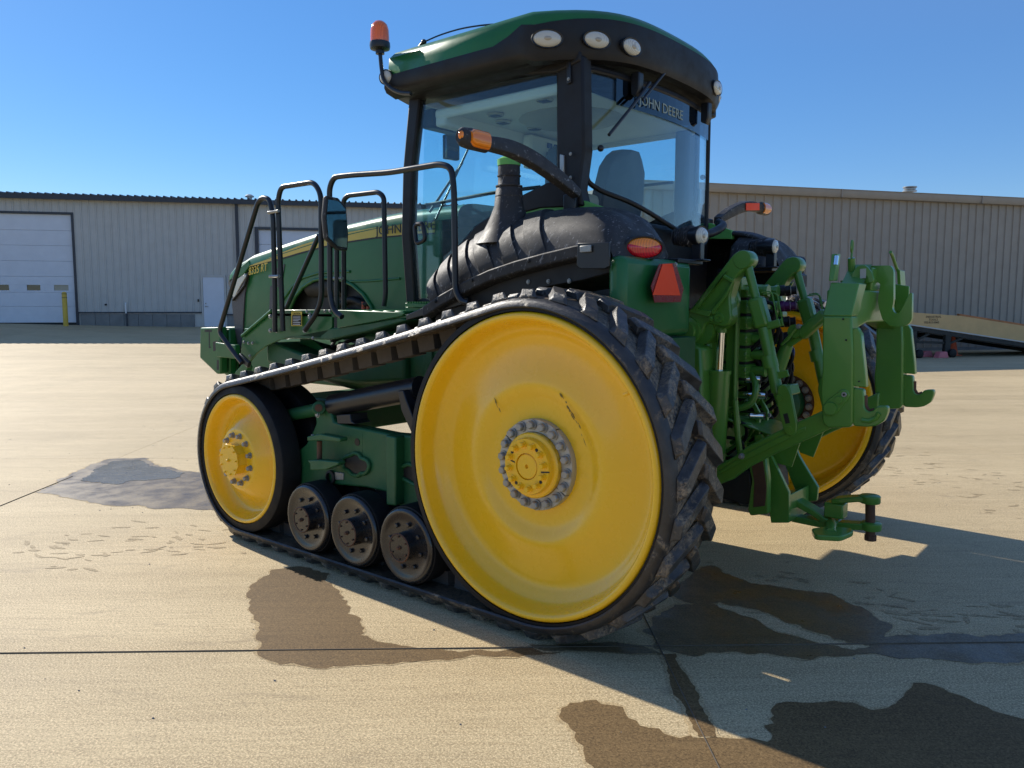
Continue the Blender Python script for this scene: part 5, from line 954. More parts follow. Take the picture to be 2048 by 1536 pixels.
# ---------------------------------------------------------------- fenders
def fender(side):
    L = side > 0; Y = (lambda y: y) if L else (lambda y: 2*YC-y)
    # stations: outer edge (x, z), crest (x, y, z), inner (y = -.95)
    st = [((1.10, 1.66), (1.25, -.66, 1.80), (1.30, 1.78)), ((.98, 1.73), (1.16, -.68, 1.92), (1.22, 1.92)), ((.80, 1.80), (1.03, -.70, 2.04), (1.08, 2.05)), ((.60, 1.865), (.86, -.72, 2.12), (.90, 2.13)), ((.40, 1.91), (.66, -.73, 2.175), (.70, 2.19)),
          ((.20, 1.945), (.42, -.74, 2.205), (.46, 2.22)), ((.0, 1.975), (.18, -.75, 2.21), (.22, 2.23)), ((-.12, 1.985), (.0, -.76, 2.19), (.04, 2.21)), ((-.20, 1.975), (-.14, -.78, 2.13), (-.10, 2.16)), ((-.22, 1.93), (-.22, -.80, 2.02), (-.20, 2.04)), ((-.22, 1.90), (-.25, -.82, 1.92), (-.24, 1.92))]
    def ring(k, off=0.0):
        (ox, oz), (cx, cy, cz), (ix, iz) = st[k]
        a = Vector((ox, -.45, oz)); c = Vector((cx, cy, cz)); d = Vector((ix, -1.0, iz))
        m1 = a.lerp(c, .33)+Vector((0, .055, .045))*(1 if k < 9 else .4); m2 = a.lerp(c, .70)+Vector((0, .04, .055))*(1 if k < 9 else .4)
        pts = [a, m1, m2, c+Vector((0, 0, .01)), c.lerp(d, .5)+Vector((0, 0, .02)), d]
        up = Vector((0, .6, .8))*off
        return [Vector((q.x, q.y, q.z))+up for q in cr(pts, 3)]
    rg = []
    for k in range(len(st)):
        a = ring(k); b = [q-Vector((.01, 0, .035)) for q in a][::-1]
        rg.append([(q.x, Y(q.y), q.z) for q in a+b])
    f = obj('fender', MB().loft(rg), M['plastic'], T, ang=60, label='moulded black fender with ribs' if L else None)
    sd = f.modifiers.new('sub', 'SUBSURF'); sd.levels = 1; sd.render_levels = 2
    # raised ribs running up the fender
    def lerpst(t):
        k = int(t); u = t-k
        return [ring(k)[i].lerp(ring(k+1)[i], u) for i in range(len(ring(k)))]
    for t in (.12, .92, 1.75, 2.6, 3.5, 4.45):
        rr2 = []
        a = lerpst(t); b = lerpst(t+.60)
        for i in range(0, 12):
            u = a[i]; w = b[i]; n_ = Vector((0, .55, .83)) if i < 8 else Vector((0, .1, 1)); hgt = .010*min(1, i/1.5+.2, (11-i)/2+.05)
            rr2.append([(q.x, Y(q.y), q.z) for q in (u-n_*.012, u+n_*(.004+hgt)+(w-u)*.05, w+n_*(.004+hgt)-(w-u)*.05, w-n_*.012)])
        obj('fender_rib', MB().loft(rr2), M['plastic'], f, ang=50, bevel=.004)
    # lower lip along the outer edge
    lip = [((1.14, 1.64)), (.98, 1.715), (.80, 1.785), (.60, 1.85), (.40, 1.895), (.20, 1.93), (.0, 1.96), (-.16, 1.97)]
    obj('fender_lip', MB().loft([[(x, Y(-.425), z+.02), (x, Y(-.43), z-.045), (x, Y(-.50), z-.06), (x, Y(-.50), z+.02)] for x, z in lip]), M['plastic'], f, ang=45, bevel=.008)
    obj('underside_panel', MB().loft([[(x, Y(-.50), z-.05), (x, Y(-.50), z-.14-(.04 if 0 < i < 6 else 0)), (x, Y(-.95), z-.20), (x, Y(-.95), z-.05)] for i, (x, z) in enumerate([(1.10, 1.70), (.80, 1.81), (.60, 1.88), (.40, 1.92), (.20, 1.955), (.0, 1.98), (-.2, 1.98), (-.26, 1.95)])]), M['trim'], f, bevel=.006)
    for x, z in ((1.02, 1.695), (.72, 1.815), (.30, 1.91), (-.08, 1.955)): bolt((x, Y(-.425), z), .009, M['darkin'], f, axis=(0, side, 0))
    for x, z in ((.36, 1.80), (.22, 1.80), (.08, 1.80)): bolt((x, Y(-.498), z), .010, M['steel'], f, axis=(0, side, 0))
    # tail lamp
    c = Vector((-.245, Y(-.69), 1.970)); nrm = Vector((-1, side*.60, -.03)).normalized()
    r = nrm.cross(Vector((0, 0, 1))).normalized(); u = r.cross(nrm)
    def ell(d, s, lo, hi, w=.103, h=.053):
        return [c+nrm*d+r*w*s*math.cos(lo+(hi-lo)*k/20)+u*h*s*math.sin(lo+(hi-lo)*k/20) for k in range(21)]
    tl = obj('tail_lamp', MB().loft([[c+nrm*d+r*.103*s*math.cos(2*PI*k/32)+u*.053*s*math.sin(2*PI*k/32) for k in range(32)] for d, s in ((-.12, 1.25), (.022, 1.22), (.042, 1.13), (.040, 1.02), (.02, 1.0))]), M['plastic'], f, ang=50)
    for lo, hi, mt in ((.35, PI-.35, 'amber'), (PI-.35, 2*PI+.35, 'redlens')):
        mb = MB(); mb.loft([ell(.022, 1.0, lo, hi), ell(.040, .98, lo, hi), ell(.050, .80, lo, hi), ell(.056, .4, lo, hi), ell(.057, .05, lo, hi)], False, True)
        obj('lens', mb, M[mt], tl, ang=60)
    # rear moulding round the lamp
    obj('fender_tail', MB().loft([[(x, Y(y), z) for y, z in ((-.55, 1.93), (-.55, 2.06-.0*x), (-.72, 2.15+g), (-.95, 2.17+g), (-1.10, 2.08+g), (-1.16, 1.95), (-1.10, 1.90))] for x, g in ((.10, .03), (-.06, .01), (-.13, -.03), (-.17, -.07))]), M['plastic'], f, ang=50, bevel=.03, seg=3)
    obj('fender_shelf', MB().box(-.30, .1, Y(-1.0) if L else Y(-1.30), Y(-1.30) if L else Y(-1.0), 1.905, 1.93), M['black'], f, bevel=.004)
    if L:
        nb = Vector([(0.636,-0.660,2.216)][0])
        nk = obj('filler_neck', MB().lathe(Vector((nb.x, -.66, 2.09)), (0, 0, 1), [(.20, -.06), (.15, .02), (.115, .09), (.088, .16), (.078, .26), (.066, .28), (.064, .34), (.066, .36), (.064, .40)], 36), M['plastic'], T, ang=60)
        obj('filler_cap', MB().lathe(Vector((nb.x, -.66, 2.49)), (0, 0, 1), [(0, -.005), (.068, -.005), (.070, .03), (.062, .034), (.045, .045), (0, .046)], 28), M['lid'], nk, ang=40)
        for h_, r_ in ((2.36, .080), (2.30, .083), (2.42, .070)): obj('neck_ring', MB().lathe(Vector((nb.x, -.66, h_)), (0, 0, 1), [(r_-.012, 0), (r_, .003), (r_, .010), (r_-.012, .013)], 32), M['plastic'], nk)
        obj('neck_flange', MB().lathe(Vector((nb.x, -.66, 2.115)), (.25, .45, 1), [(.10, .03), (.165, .012), (.185, -.02), (.185, -.05)], 32), M['plastic'], nk)
        bk = pY('marker_plate', [(-0.041,-0.400,1.989),(-0.232,-0.400,1.984),(-0.237,-0.400,1.866),(-0.210,-0.400,1.854),(-0.058,-0.400,1.858),(-0.035,-0.400,1.877)], .012, M['black'], T, .003, label='blank black marker plate')
        pY('plate_latch', [(-0.065,-0.396,1.972),(-0.133,-0.396,1.974),(-0.133,-0.396,1.939),(-0.066,-0.396,1.939)], -.012, M['steel'], bk, .003)
fender(1); fender(-1)
def arm(side):
    L = side > 0; Y = (lambda y: y) if L else (lambda y: 2*YC-y)
    P3 = [(q[0], Y(q[1]), q[2]) for q in [(0.310,-0.881,2.318),(0.310,-0.771,2.363),(0.310,-0.627,2.412),(0.310,-0.447,2.461),(0.310,-0.278,2.486),(0.310,-0.138,2.487),(0.310,-0.062,2.483)]]
    m_ = [Vector(q) for q in cr(P3, 3)]; rg = []
    for i, q in enumerate(m_):
        t = i/(len(m_)-1); d = (m_[min(i+1, len(m_)-1)]-m_[max(i-1, 0)]).normalized(); nn = Vector((1, 0, 0)).cross(d).normalized(); h = .030+.014*math.sin(t*PI); w = .035
        rg.append([q+nn*h+Vector((w*.7, 0, 0)), q+nn*h-Vector((w*.7, 0, 0)), q+nn*h*.6-Vector((w, 0, 0)), q-nn*h*.8-Vector((w, 0, 0)), q-nn*h+Vector((w*.6, 0, 0)), q+nn*h*.5+Vector((w, 0, 0))])
    a = obj('signal_arm', MB().loft(rg), M['plastic'], T, ang=45, bevel=.005, label='curved black turn signal arm')
    tip = m_[-1]; o = Vector((0, side*.001, 0)); s_ = side
    def rr(y, sx, sz): return [(tip.x+.040*sx*math.cos(2*PI*k/20), tip.y+s_*y, tip.z+.006+.050*sz*math.sin(2*PI*k/20)) for k in range(20)]
    obj('lamp_body', MB().loft([rr(-.05, .8, .7), rr(-.02, 1.05, 1.06), rr(.10, 1.05, 1.06), rr(.15, .9, .95), rr(.175, .5, .6)]), M['plastic'], a, ang=50)
    def hr(y, sz): return [(tip.x-.030-.022*math.sin(PI*k/12), tip.y+s_*y, tip.z+.006+.044*sz*math.cos(PI*k/12)) for k in range(13)]
    obj('signal_lens', MB().loft([hr(-.01, .98), hr(.06, 1), hr(.10, .95), hr(.125, .6)], True, True), M['amber'], a, ang=50)
    obj('signal_lens', MB().ball((tip.x-.01, tip.y+s_*.165, tip.z+.01), .016, .016, .024), M['amber'], a)
    if not L:
        k0 = m_[int(len(m_)*.50)]; k1 = m_[int(len(m_)*.78)]; d = k1-k0
        obj('reflector', MB().bar(k0-Vector((.040, 0, 0)), k1-Vector((.040, 0, 0)), .006, .058, up=(1, 0, 0)), M['neon'], a, bevel=.003, label='fluorescent orange reflective strip')
arm(1); arm(-1)
for y_ in (-1.0, 2*YC+.90): obj('arm_bracket', MB().box(.33, .42, y_, y_+.10, 2.20, 2.33), M['black'], T, bevel=.01)
for s_ in (1, -1):
    y = -1.27 if s_ > 0 else 2*YC+1.27
    wl = lamp('work_lamp', (-.30, y, 2.07), (-1, s_*.08, -.05), .066, .050, M['clearlens'], .10)
    obj('lamp_housing', MB().lathe((-.30, y, 2.07), (1, 0, 0), [(.055, .04), (.062, .06), (.045, .15), (.0, .16)], 20), M['plastic'], wl)
    for k in range(7): obj('cooling_fin', MB().lathe((-.24+.017*k, y, 2.07), (1, 0, 0), [(.03, 0), (.066-.003*k, 0), (.066-.003*k, .006), (.03, .006)], 20), M['plastic'], wl)
    obj('lamp_bracket', MB().box(-.31, -.25, y-.025, y+.025, 1.93, 2.03).box(-.34, -.18, y-.05, y+.05, 1.925, 1.935), M['black'], wl, bevel=.004)
obj('cab_rear_wall', MB().box(.30, .42, CR+.1, CL-.1, 1.62, 2.22), M['trim'], T, bevel=.03)
obj('rear_duct', MB().tube(cr([(.2, -2.55, 2.28), (.12, -2.45, 2.24), (.10, -2.2, 2.17), (.12, -1.9, 2.14)]), .03), M['trim'], T)

# green side tank below the fender with the slow-vehicle triangle
tk = obj('side_tank', MB().prism([(-.30, -.43, 1.92), (-.30, -.43, 1.50), (-.20, -.43, 1.50), (-.20, -.43, 1.92)], (0, -.74, 0)), M['green'], T, bevel=.04, seg=3)
obj('tank_bracket', MB().prism([(-.305, -.60, 1.50), (-.305, -.92, 1.50), (-.305, -.84, 1.34), (-.305, -.52, 1.34)], (.02, 0, 0)).box(-.29, .3, -1.25, -.95, 1.30, 1.49), M['casting'], T, bevel=.004)
def smv(pts, th, mat, name, par=None): return obj(name, MB().prism(pts, (-th, 0, 0)), mat, par or T, bevel=0)
s0 = smv([(-0.340,-0.713,1.885),(-0.340,-0.887,1.897),(-0.340,-0.984,1.760),(-0.340,-0.953,1.688),(-0.340,-0.669,1.685),(-0.340,-0.629,1.769)], .004, M['redrefl'], 'slow_vehicle_emblem')
s0['label'] = 'orange triangle with dark red reflective border'
smv([(-0.346,-0.740,1.886),(-0.346,-0.842,1.892),(-0.346,-0.940,1.724),(-0.346,-0.641,1.723)], .002, M['neon'], 'orange_center', s0)
bolt([(-0.360,-0.855,1.887)][0], .010, M['steel'], T, axis=(-1, 0, 0))

# ---------------------------------------------------------------- three-point hitch
def mir(pts): return [(q[0], 2*YC-q[1], q[2]) for q in pts]
for s_ in (1, -1):
    F = (lambda p: p) if s_ > 0 else mir
    dy = -s_
    la = obj('lift_arm', MB().prism(F(fil([(-0.453,-1.380,1.971),(-0.489,-1.380,1.986),(-0.531,-1.380,1.970),(-0.547,-1.380,1.928),(-0.516,-1.380,1.872),(-0.463,-1.380,1.828),(-0.436,-1.380,1.730),(-0.444,-1.380,1.644),(-0.452,-1.380,1.586),(-0.416,-1.380,1.545),(-0.360,-1.380,1.549),(-0.289,-1.380,1.569),(-0.265,-1.380,1.500),(-0.227,-1.380,1.451),(-0.169,-1.380,1.431),(-0.114,-1.380,1.460),(-0.096,-1.380,1.514),(-0.125,-1.380,1.582),(-0.196,-1.380,1.661)], .025, 3, True)), (0, dy*.10, 0)), M['hitch'], T, bevel=.012, seg=3)
    obj('arm_flange', MB().prism(F([(-0.395,-1.375,1.829),(-0.410,-1.375,1.852),(-0.238,-1.375,1.637),(-0.212,-1.375,1.649)]), (0, -dy*.022, 0)), M['hitch'], la, bevel=.004)
    obj('arm_flange', MB().prism(F([(-0.460,-1.375,1.816),(-0.475,-1.375,1.827),(-0.426,-1.375,1.725),(-0.354,-1.375,1.632),(-0.334,-1.375,1.643),(-0.407,-1.375,1.731)]), (0, -dy*.022, 0)), M['hitch'], la, bevel=.004)
    obj('arm_flange', MB().prism(F([(-0.403,-1.375,1.852),(-0.466,-1.375,1.816),(-0.454,-1.375,1.799),(-0.392,-1.375,1.835)]), (0, -dy*.022, 0)), M['hitch'], la, bevel=.004)
    obj('arm_flange', MB().prism(F([(-0.205,-1.375,1.655),(-0.334,-1.375,1.637),(-0.316,-1.375,1.602),(-0.186,-1.375,1.631)]), (0, -dy*.020, 0)), M['hitch'], la, bevel=.004)
    c_ = F([(-0.170,-1.380,1.516)])[0]
    obj('pivot_boss', MB().lathe(Vector(c_)-Vector((0, dy*.035, 0)), (0, dy, 0), [(0, .012), (.012, .012), (.013, 0), (.058, 0), (.062, .008), (.063, .016), (.085, .018), (.088, .035), (.088, .16), (0, .16)], 36), M['hitch'], la, ang=35)
    for q in F([(-0.345,-1.380,1.631),(-0.327,-1.380,1.593)]): bolt(q, .014, M['hitch'], la, .026, axis=(0, s_, 0))
    c_ = F([(-0.372,-1.378,1.597)])[0]; obj('pin', MB().lathe(Vector(c_)-Vector((0, dy*.012, 0)), (0, dy, 0), [(0, .006), (.010, .006), (.011, 0), (.026, 0), (.03, .012), (.03, .02)], 24), M['hitch'], la)
    c_ = F([(-0.478,-1.380,1.936)])[0]; obj('pin', MB().lathe(Vector(c_)-Vector((0, dy*.004, 0)), (0, dy, 0), [(0, 0), (.026, 0), (.028, .004)], 24), M['hitch'], la)
    obj('arm_gusset', MB().prism(F([(-0.374,-1.460,1.746),(-0.415,-1.460,1.819),(-0.450,-1.460,1.702),(-0.422,-1.460,1.584),(-0.379,-1.460,1.554)]), (0, dy*.05, 0)), M['hitch'], la, bevel=.01)
    # lift link
    a0, a1, a2, a3, a4, a5 = [Vector(q) for q in F([(-0.505,-1.430,1.931),(-0.572,-1.430,1.713),(-0.625,-1.430,1.544),(-0.656,-1.430,1.382),(-0.716,-1.430,1.176),(-0.795,-1.430,0.974)])]
    lk = obj('lift_link', MB().tube([a0, a0.lerp(a1, .25), a1], [.034, .026, .024], 16), M['hitch'], T)
    obj('link_eye', MB().lathe(a0-Vector((0, dy*.055, 0)), (0, dy, 0), [(0, 0), (.05, 0), (.054, .006), (.054, .10), (.05, .106), (0, .106)], 28), M['hitch'], lk, ang=35)
    obj('link_sleeve', MB().bar(a1, a2, .085, .085), M['hitch'], lk, bevel=.018, seg=3)
    obj('link_tube', MB().cyl(a2, a4, .036, .033, n=20).lathe(a3, a4-a3, [(.036, 0), (.043, .0), (.043, .07), (.036, .07)], 20), M['hitch'], lk)
    obj('link_rod', MB().cyl(a4, a4.lerp(a5, .35), .026, n=16), M['hitch'], lk)
    f0 = a4.lerp(a5, .18); f1 = a5
    obj('fork', MB().prism(F(fil([(-0.752,-1.340,1.228),(-0.797,-1.340,1.237),(-0.826,-1.340,1.189),(-0.866,-1.340,1.014),(-0.862,-1.340,0.963),(-0.829,-1.340,0.943),(-0.795,-1.340,0.962),(-0.743,-1.340,1.143)], .02, 3, True)), (0, dy*.025, 0)).prism(F(fil([(-0.706,-1.460,1.210),(-0.752,-1.460,1.219),(-0.782,-1.460,1.175),(-0.822,-1.460,1.007),(-0.819,-1.460,0.955),(-0.785,-1.460,0.935),(-0.750,-1.460,0.954),(-0.697,-1.460,1.129)], .02, 3, True)), (0, dy*.025, 0)).prism(F([(-0.744,-1.345,1.222),(-0.812,-1.345,1.232),(-0.830,-1.345,1.178),(-0.747,-1.345,1.149)]), (0, dy*.14, 0)), M['hitch'], lk, bevel=.006)
    obj('fork_slot', MB().prism(F([(-0.786,-1.339,1.068),(-0.811,-1.339,1.076),(-0.827,-1.339,1.022),(-0.802,-1.339,1.014)]), (0, dy*.003, 0)), M['letter'], lk)
    for q in F([(-0.763,-1.340,1.159),(-0.822,-1.340,0.987)]): obj('pin', MB().lathe(Vector(q)-Vector((0, dy*.004, 0)), (0, dy, 0), [(0, 0), (.017, 0), (.018, .004)], 18), M['hitch'], lk)
    for q_, h_ in ((a2+Vector((-.06, -dy*.02, .02)), .04), (a2+Vector((-.06, dy*.03, .02)), .04), (a4-(a4-a3)*.5+Vector((-.05, -dy*.01, 0)), .045)):
        obj('sleeve_lug', MB().obox(q_, (a2-a1, (0, 1, 0), (a2-a1).cross(Vector((0, 1, 0)))), (.020, .006, h_)), M['hitch'], lk, bevel=.004)
    obj('retainer_clip', MB().tube(fil([a1+Vector((-.03, 0, .03)), a1+Vector((-.09, 0, .04)), a2+Vector((-.08, 0, .03))], .03), .004, 6).tube(fil([a1+Vector((-.03, dy*.03, .02)), a1+Vector((-.11, dy*.03, .03)), a2+Vector((-.10, dy*.03, .01))], .03), .004, 6), M['hitch'], lk)
    # lift cylinder
    b0, b1, b2 = [Vector(q) for q in F([(-0.351,-1.460,1.539),(-0.343,-1.460,1.283),(-0.328,-1.460,0.778)])]
    cy = obj('lift_cylinder', MB().lathe(b2, b1-b2, [(0, 0), (.060, 0), (.066, .01), (.066, (b1-b2).length-.02), (.072, (b1-b2).length-.02), (.072, (b1-b2).length), (.03, (b1-b2).length), (0, (b1-b2).length)], 32), M['hitch'], T, ang=35)
    obj('piston_rod', MB().cyl(b1-(b0-b1).normalized()*.02, b1.lerp(b0, .96), .0245, n=24), M['chrome'], cy, label='bright chrome piston rod')
    obj('rod_end', MB().cyl(b1.lerp(b0, .88), b1.lerp(b0, .98), .033, n=24).lathe(b0-Vector((0, dy*.03, 0))+Vector((0, 0, .03)), (0, dy, 0), [(0, 0), (.048, 0), (.048, .06), (0, .06)], 24), M['hitch'], cy)
    obj('cylinder_base', MB().box(b2.x-.05, b2.x+.10, b2.y-.06, b2.y+.06, b2.z-.06, b2.z+.05), M['hitch'], cy, bevel=.015)
    # lower draft link
    dl = obj('draft_link', MB().loft([[Vector((0, s_*.022, .0))+Vector(q)+Vector((0, 0, h)) for q in (p_,)]+[Vector(p_)+Vector((0, -s_*.022, h)), Vector(p_)+Vector((0, -s_*.022, -h)), Vector(p_)+Vector((0, s_*.022, -h))] for p_, h in zip(F([(-0.211,-1.380,0.527),(-0.341,-1.380,0.630),(-0.496,-1.380,0.721),(-0.586,-1.380,0.800),(-0.759,-1.380,0.908),(-0.923,-1.380,1.001),(-1.049,-1.380,1.076)]), (.045, .055, .068, .066, .062, .062, .06))]), M['hitch'], T, bevel=.012, seg=3)
    obj('link_rib', MB().loft([[Vector(p_)+Vector((0, s_*.024, h)), Vector(p_)+Vector((0, s_*.030, h*.8)), Vector(p_)+Vector((0, s_*.030, -h*.8)), Vector(p_)+Vector((0, s_*.024, -h))] for p_, h in zip(F([(-0.403,-1.380,0.678),(-0.586,-1.380,0.806),(-0.759,-1.380,0.913),(-0.910,-1.380,0.997)]), (.012, .022, .022, .012))]), M['hitch'], dl, bevel=.003)
    q = F([(-0.548,-1.355,0.799)])[0]; bolt(q, .014, M['steel'], dl, .03, axis=(0, s_, 0))
    # coupler leg
    o_ = F([(-1.004,-1.270,1.615),(-1.150,-1.270,1.616),(-1.165,-1.270,1.442),(-1.180,-1.270,1.066),(-1.164,-1.270,1.038),(-1.053,-1.270,1.022),(-1.023,-1.270,1.051),(-1.008,-1.270,1.224),(-1.012,-1.270,1.330)])
    lg = obj('coupler_leg', MB().prism(o_, (0, dy*.11, 0)), M['hitch'], T, bevel=.010, seg=3, label='left leg of the quick coupler' if s_ > 0 else 'right leg of the quick coupler')
    e0 = Vector(o_[0]); e1 = Vector(o_[1]); up_ = [Vector(q) for q in F([(-1.009,-1.360,1.792),(-1.154,-1.360,1.786)])]
    obj('leg_top', MB().loft([[e0+Vector((0, 0, 0)), e1, e1+Vector((0, dy*.11, 0)), e0+Vector((0, dy*.11, 0))], [up_[0], up_[1], up_[1]+Vector((0, dy*.14, 0)), up_[0]+Vector((0, dy*.14, 0))]]), M['hitch'], lg, bevel=.006)
    obj('leg_flange', MB().prism(F([(-1.151,-1.285,1.549),(-1.175,-1.285,1.557),(-1.196,-1.285,1.524),(-1.203,-1.285,1.468),(-1.224,-1.285,1.328),(-1.232,-1.285,1.251),(-1.165,-1.285,1.254)]), (0, dy*.05, 0)), M['hitch'], lg, bevel=.005)
    hk = F([(-1.168,-1.285,1.244),(-1.218,-1.285,1.242),(-1.225,-1.285,1.186),(-1.227,-1.285,1.147),(-1.245,-1.285,1.125),(-1.271,-1.285,1.132),(-1.284,-1.285,1.157),(-1.337,-1.285,1.164),(-1.342,-1.285,1.138),(-1.326,-1.285,1.086),(-1.289,-1.285,1.057),(-1.248,-1.285,1.047),(-1.176,-1.285,1.045)])
    hko = obj('coupler_hook', MB().prism(fil(hk, .012, 2, True), (0, dy*.05, 0)), M['hitch'], lg, bevel=.006)
    obj('hook_recess', MB().tube(F([(-1.220,-1.283,1.081),(-1.254,-1.283,1.079),(-1.288,-1.283,1.098),(-1.301,-1.283,1.125)]), .013, 8), M['hitch'], hko)
    obj('worn_saddle', MB().tube([Vector(q)+Vector((0, dy*.025, .0)) for q in F([(-1.224,-1.285,1.206),(-1.226,-1.285,1.154),(-1.245,-1.285,1.127),(-1.271,-1.285,1.135)])], .012, 8), M['rust'], hko)
    st_ = fil(F([(-1.116,-1.262,1.234),(-1.146,-1.262,1.236),(-1.162,-1.262,1.209),(-1.153,-1.262,1.182),(-1.100,-1.262,1.109),(-1.071,-1.262,1.086),(-1.040,-1.262,1.088),(-1.023,-1.262,1.113),(-1.032,-1.262,1.157),(-1.062,-1.262,1.186)]), .02, 3, True)
    sp = obj('side_plate', MB().prism(st_, (0, dy*.012, 0)), M['hitch'], lg, bevel=.005)
    for (q, r2) in zip(F([(-1.068,-1.258,1.131),(-1.109,-1.258,1.179)]), (.034, .020)): obj('pin', MB().lathe(Vector(q)-Vector((0, dy*.010, 0)), (0, dy, 0), [(0, 0), (r2*.94, 0), (r2, .004), (r2, .014)], 28), M['hitch'], lg, ang=30)
    q = F([(-1.132,-1.262,1.209)])[0]; obj('socket', MB().lathe(Vector(q)-Vector((0, dy*.004, 0)), (0, dy, 0), [(0, .004), (.006, .004), (.006, 0), (.012, 0), (.014, .003)], 18), M['steel'], lg)
    for q in F([(-1.111,-1.262,1.600),(-1.130,-1.262,1.492),(-1.203,-1.262,1.282)]): obj('rivet', MB().ball(q, .005), M['letter'], lg)
# cross beam and centre hook
hz = [(-1.020,-1.841,1.800),(-1.020,-1.872,1.586)]
zt1, zb1 = 1.755, 1.575
bm_ = obj('coupler_beam', MB().loft([[(x0, y, zt1), (x1, y, zt1), (x1, y, zb1+zz), (x0, y, zb1+zz)] for y, x0, x1, zz in ((-1.36, -.99, -1.12, -.05), (-1.62, -.99, -1.13, 0), (2*YC+1.62, -.99, -1.13, 0), (2*YC+1.36, -.99, -1.12, -.05))]), M['hitch'], T, bevel=.012, seg=3)
for yy in (YC+.05,):
    obj('center_hook', MB().prism(fil([(q[0], yy, q[2]) for q in [(-1.074,-1.800,1.894),(-1.198,-1.800,1.892),(-1.215,-1.800,1.864),(-1.222,-1.800,1.701),(-1.217,-1.800,1.651),(-1.233,-1.800,1.626),(-1.252,-1.800,1.626),(-1.266,-1.800,1.651),(-1.303,-1.800,1.739),(-1.315,-1.800,1.739),(-1.320,-1.800,1.591),(-1.301,-1.800,1.563),(-1.255,-1.800,1.551),(-1.208,-1.800,1.556),(-1.170,-1.800,1.589),(-1.151,-1.800,1.645),(-1.138,-1.800,1.701),(-1.150,-1.800,1.791),(-1.107,-1.800,1.814)]], .012, 2, True), (0, -.035, 0)), M['hitch'], bm_, bevel=.005)
obj('hook_spacer', MB().prism([(q[0], YC+.035, q[2]) for q in [(-1.163,-1.800,1.855),(-1.205,-1.800,1.854),(-1.212,-1.800,1.701),(-1.171,-1.800,1.684)]], (0, -.07, 0)), M['hitch'], bm_, bevel=.004)
obj('beam_gusset', MB().prism([(-1.00, YC+.30, 1.755), (-1.12, YC+.30, 1.755), (-1.12, YC+.12, 1.90), (-1.10, YC+.06, 1.90), (-1.00, YC+.10, 1.90)], (.0, -.0, 0.0)).box(-1.13, -1.0, YC-.07, YC+.14, 1.75, 1.88), M['hitch'], bm_, bevel=.008)
obj('dome_plate', MB().prism(fil([(-1.030,-1.620,1.811),(-1.039,-1.620,1.852),(-1.069,-1.620,1.892),(-1.111,-1.620,1.891),(-1.144,-1.620,1.849),(-1.162,-1.620,1.792),(-1.031,-1.620,1.794)], .03, 3, True), (0, -.02, 0)), M['hitch'], bm_, bevel=.004)
obj('dome_label', MB().prism([(-1.082,-1.615,1.870),(-1.113,-1.615,1.872),(-1.115,-1.615,1.820),(-1.084,-1.615,1.818)], (0, -.004, 0)), M['silver'], bm_)
hn = obj('latch_handle', MB().tube([(-1.020,-1.690,1.813),(-1.020,-1.664,1.934)], .020, 12).lathe([(-1.020,-1.690,1.810)][0], (0, 0, 1), [(0, -.01), (.06, -.01), (.06, 0), (0, 0)], 20), M['hitch'], T)
obj('handle_eye', MB().tube([Vector([(-1.020,-1.664,1.998)][0])+Vector((0, .012*math.cos(t), .032*math.sin(t))) for t in [2*PI*k/14 for k in range(14)]], .006, 6, True).tube([(-1.020,-1.664,1.934),(-1.020,-1.667,1.973)], .006), M['hitch'], hn)
ll = obj('latch_lever', MB().prism([(-1.000,-1.385,1.943),(-1.000,-1.442,1.946),(-1.000,-1.411,1.801),(-1.000,-1.354,1.800)], (-.03, 0, 0)), M['hitch'], T, bevel=.004)
obj('level_vial', MB().cyl([(-1.040,-1.342,1.929)][0], [(-1.040,-1.331,1.882)][0], .012), M['chrome'], ll)
lv = obj('latch_lever', MB().tube(cr([(-1.050,-2.336,2.001),(-1.050,-2.386,1.979),(-1.050,-2.493,1.911),(-1.050,-2.558,1.882)]), .010), M['hitch'], T)
obj('lever_plate', MB().prism([(-1.050,-2.495,1.896),(-1.050,-2.618,1.894),(-1.050,-2.661,1.798),(-1.050,-2.540,1.783)], (-.02, 0, 0)), M['hitch'], lv, bevel=.004)
obj('hook_well', MB().prism([(-1.164,-2.020,1.795),(-1.239,-2.020,1.782),(-1.243,-2.020,1.702),(-1.203,-2.020,1.630),(-1.170,-2.020,1.644)], (0, -.02, 0)), M['hitch'], T, bevel=.004)
# top link
tlp = [Vector(q) for q in [(-0.850,-1.820,1.629),(-0.693,-1.820,1.486),(-0.618,-1.820,1.429),(-0.553,-1.820,1.257)]]
tp = obj('top_link', MB().bar(tlp[0], tlp[1], .09, .07), M['hitch'], T, bevel=.02, seg=3)
obj('link_thread', MB().cyl(tlp[1], tlp[2], .024).cyl(tlp[2], tlp[3], .035, .05), M['hitch'], tp)
obj('link_end', MB().lathe(Vector(tlp[1])-Vector((0, .05, 0))+Vector((.02, 0, .03)), (0, 1, 0), [(0, 0), (.04, 0), (.04, .10), (0, .10)], 20), M['hitch'], tp)
obj('link_lever', MB().tube([(-0.689,-1.760,1.533),(-0.639,-1.760,1.468),(-0.601,-1.760,1.431)], [.008, .012, .006], 8), M['hitch'], tp)
bolt([(-0.701,-1.765,1.545)][0], .012, M['steel'], tp)

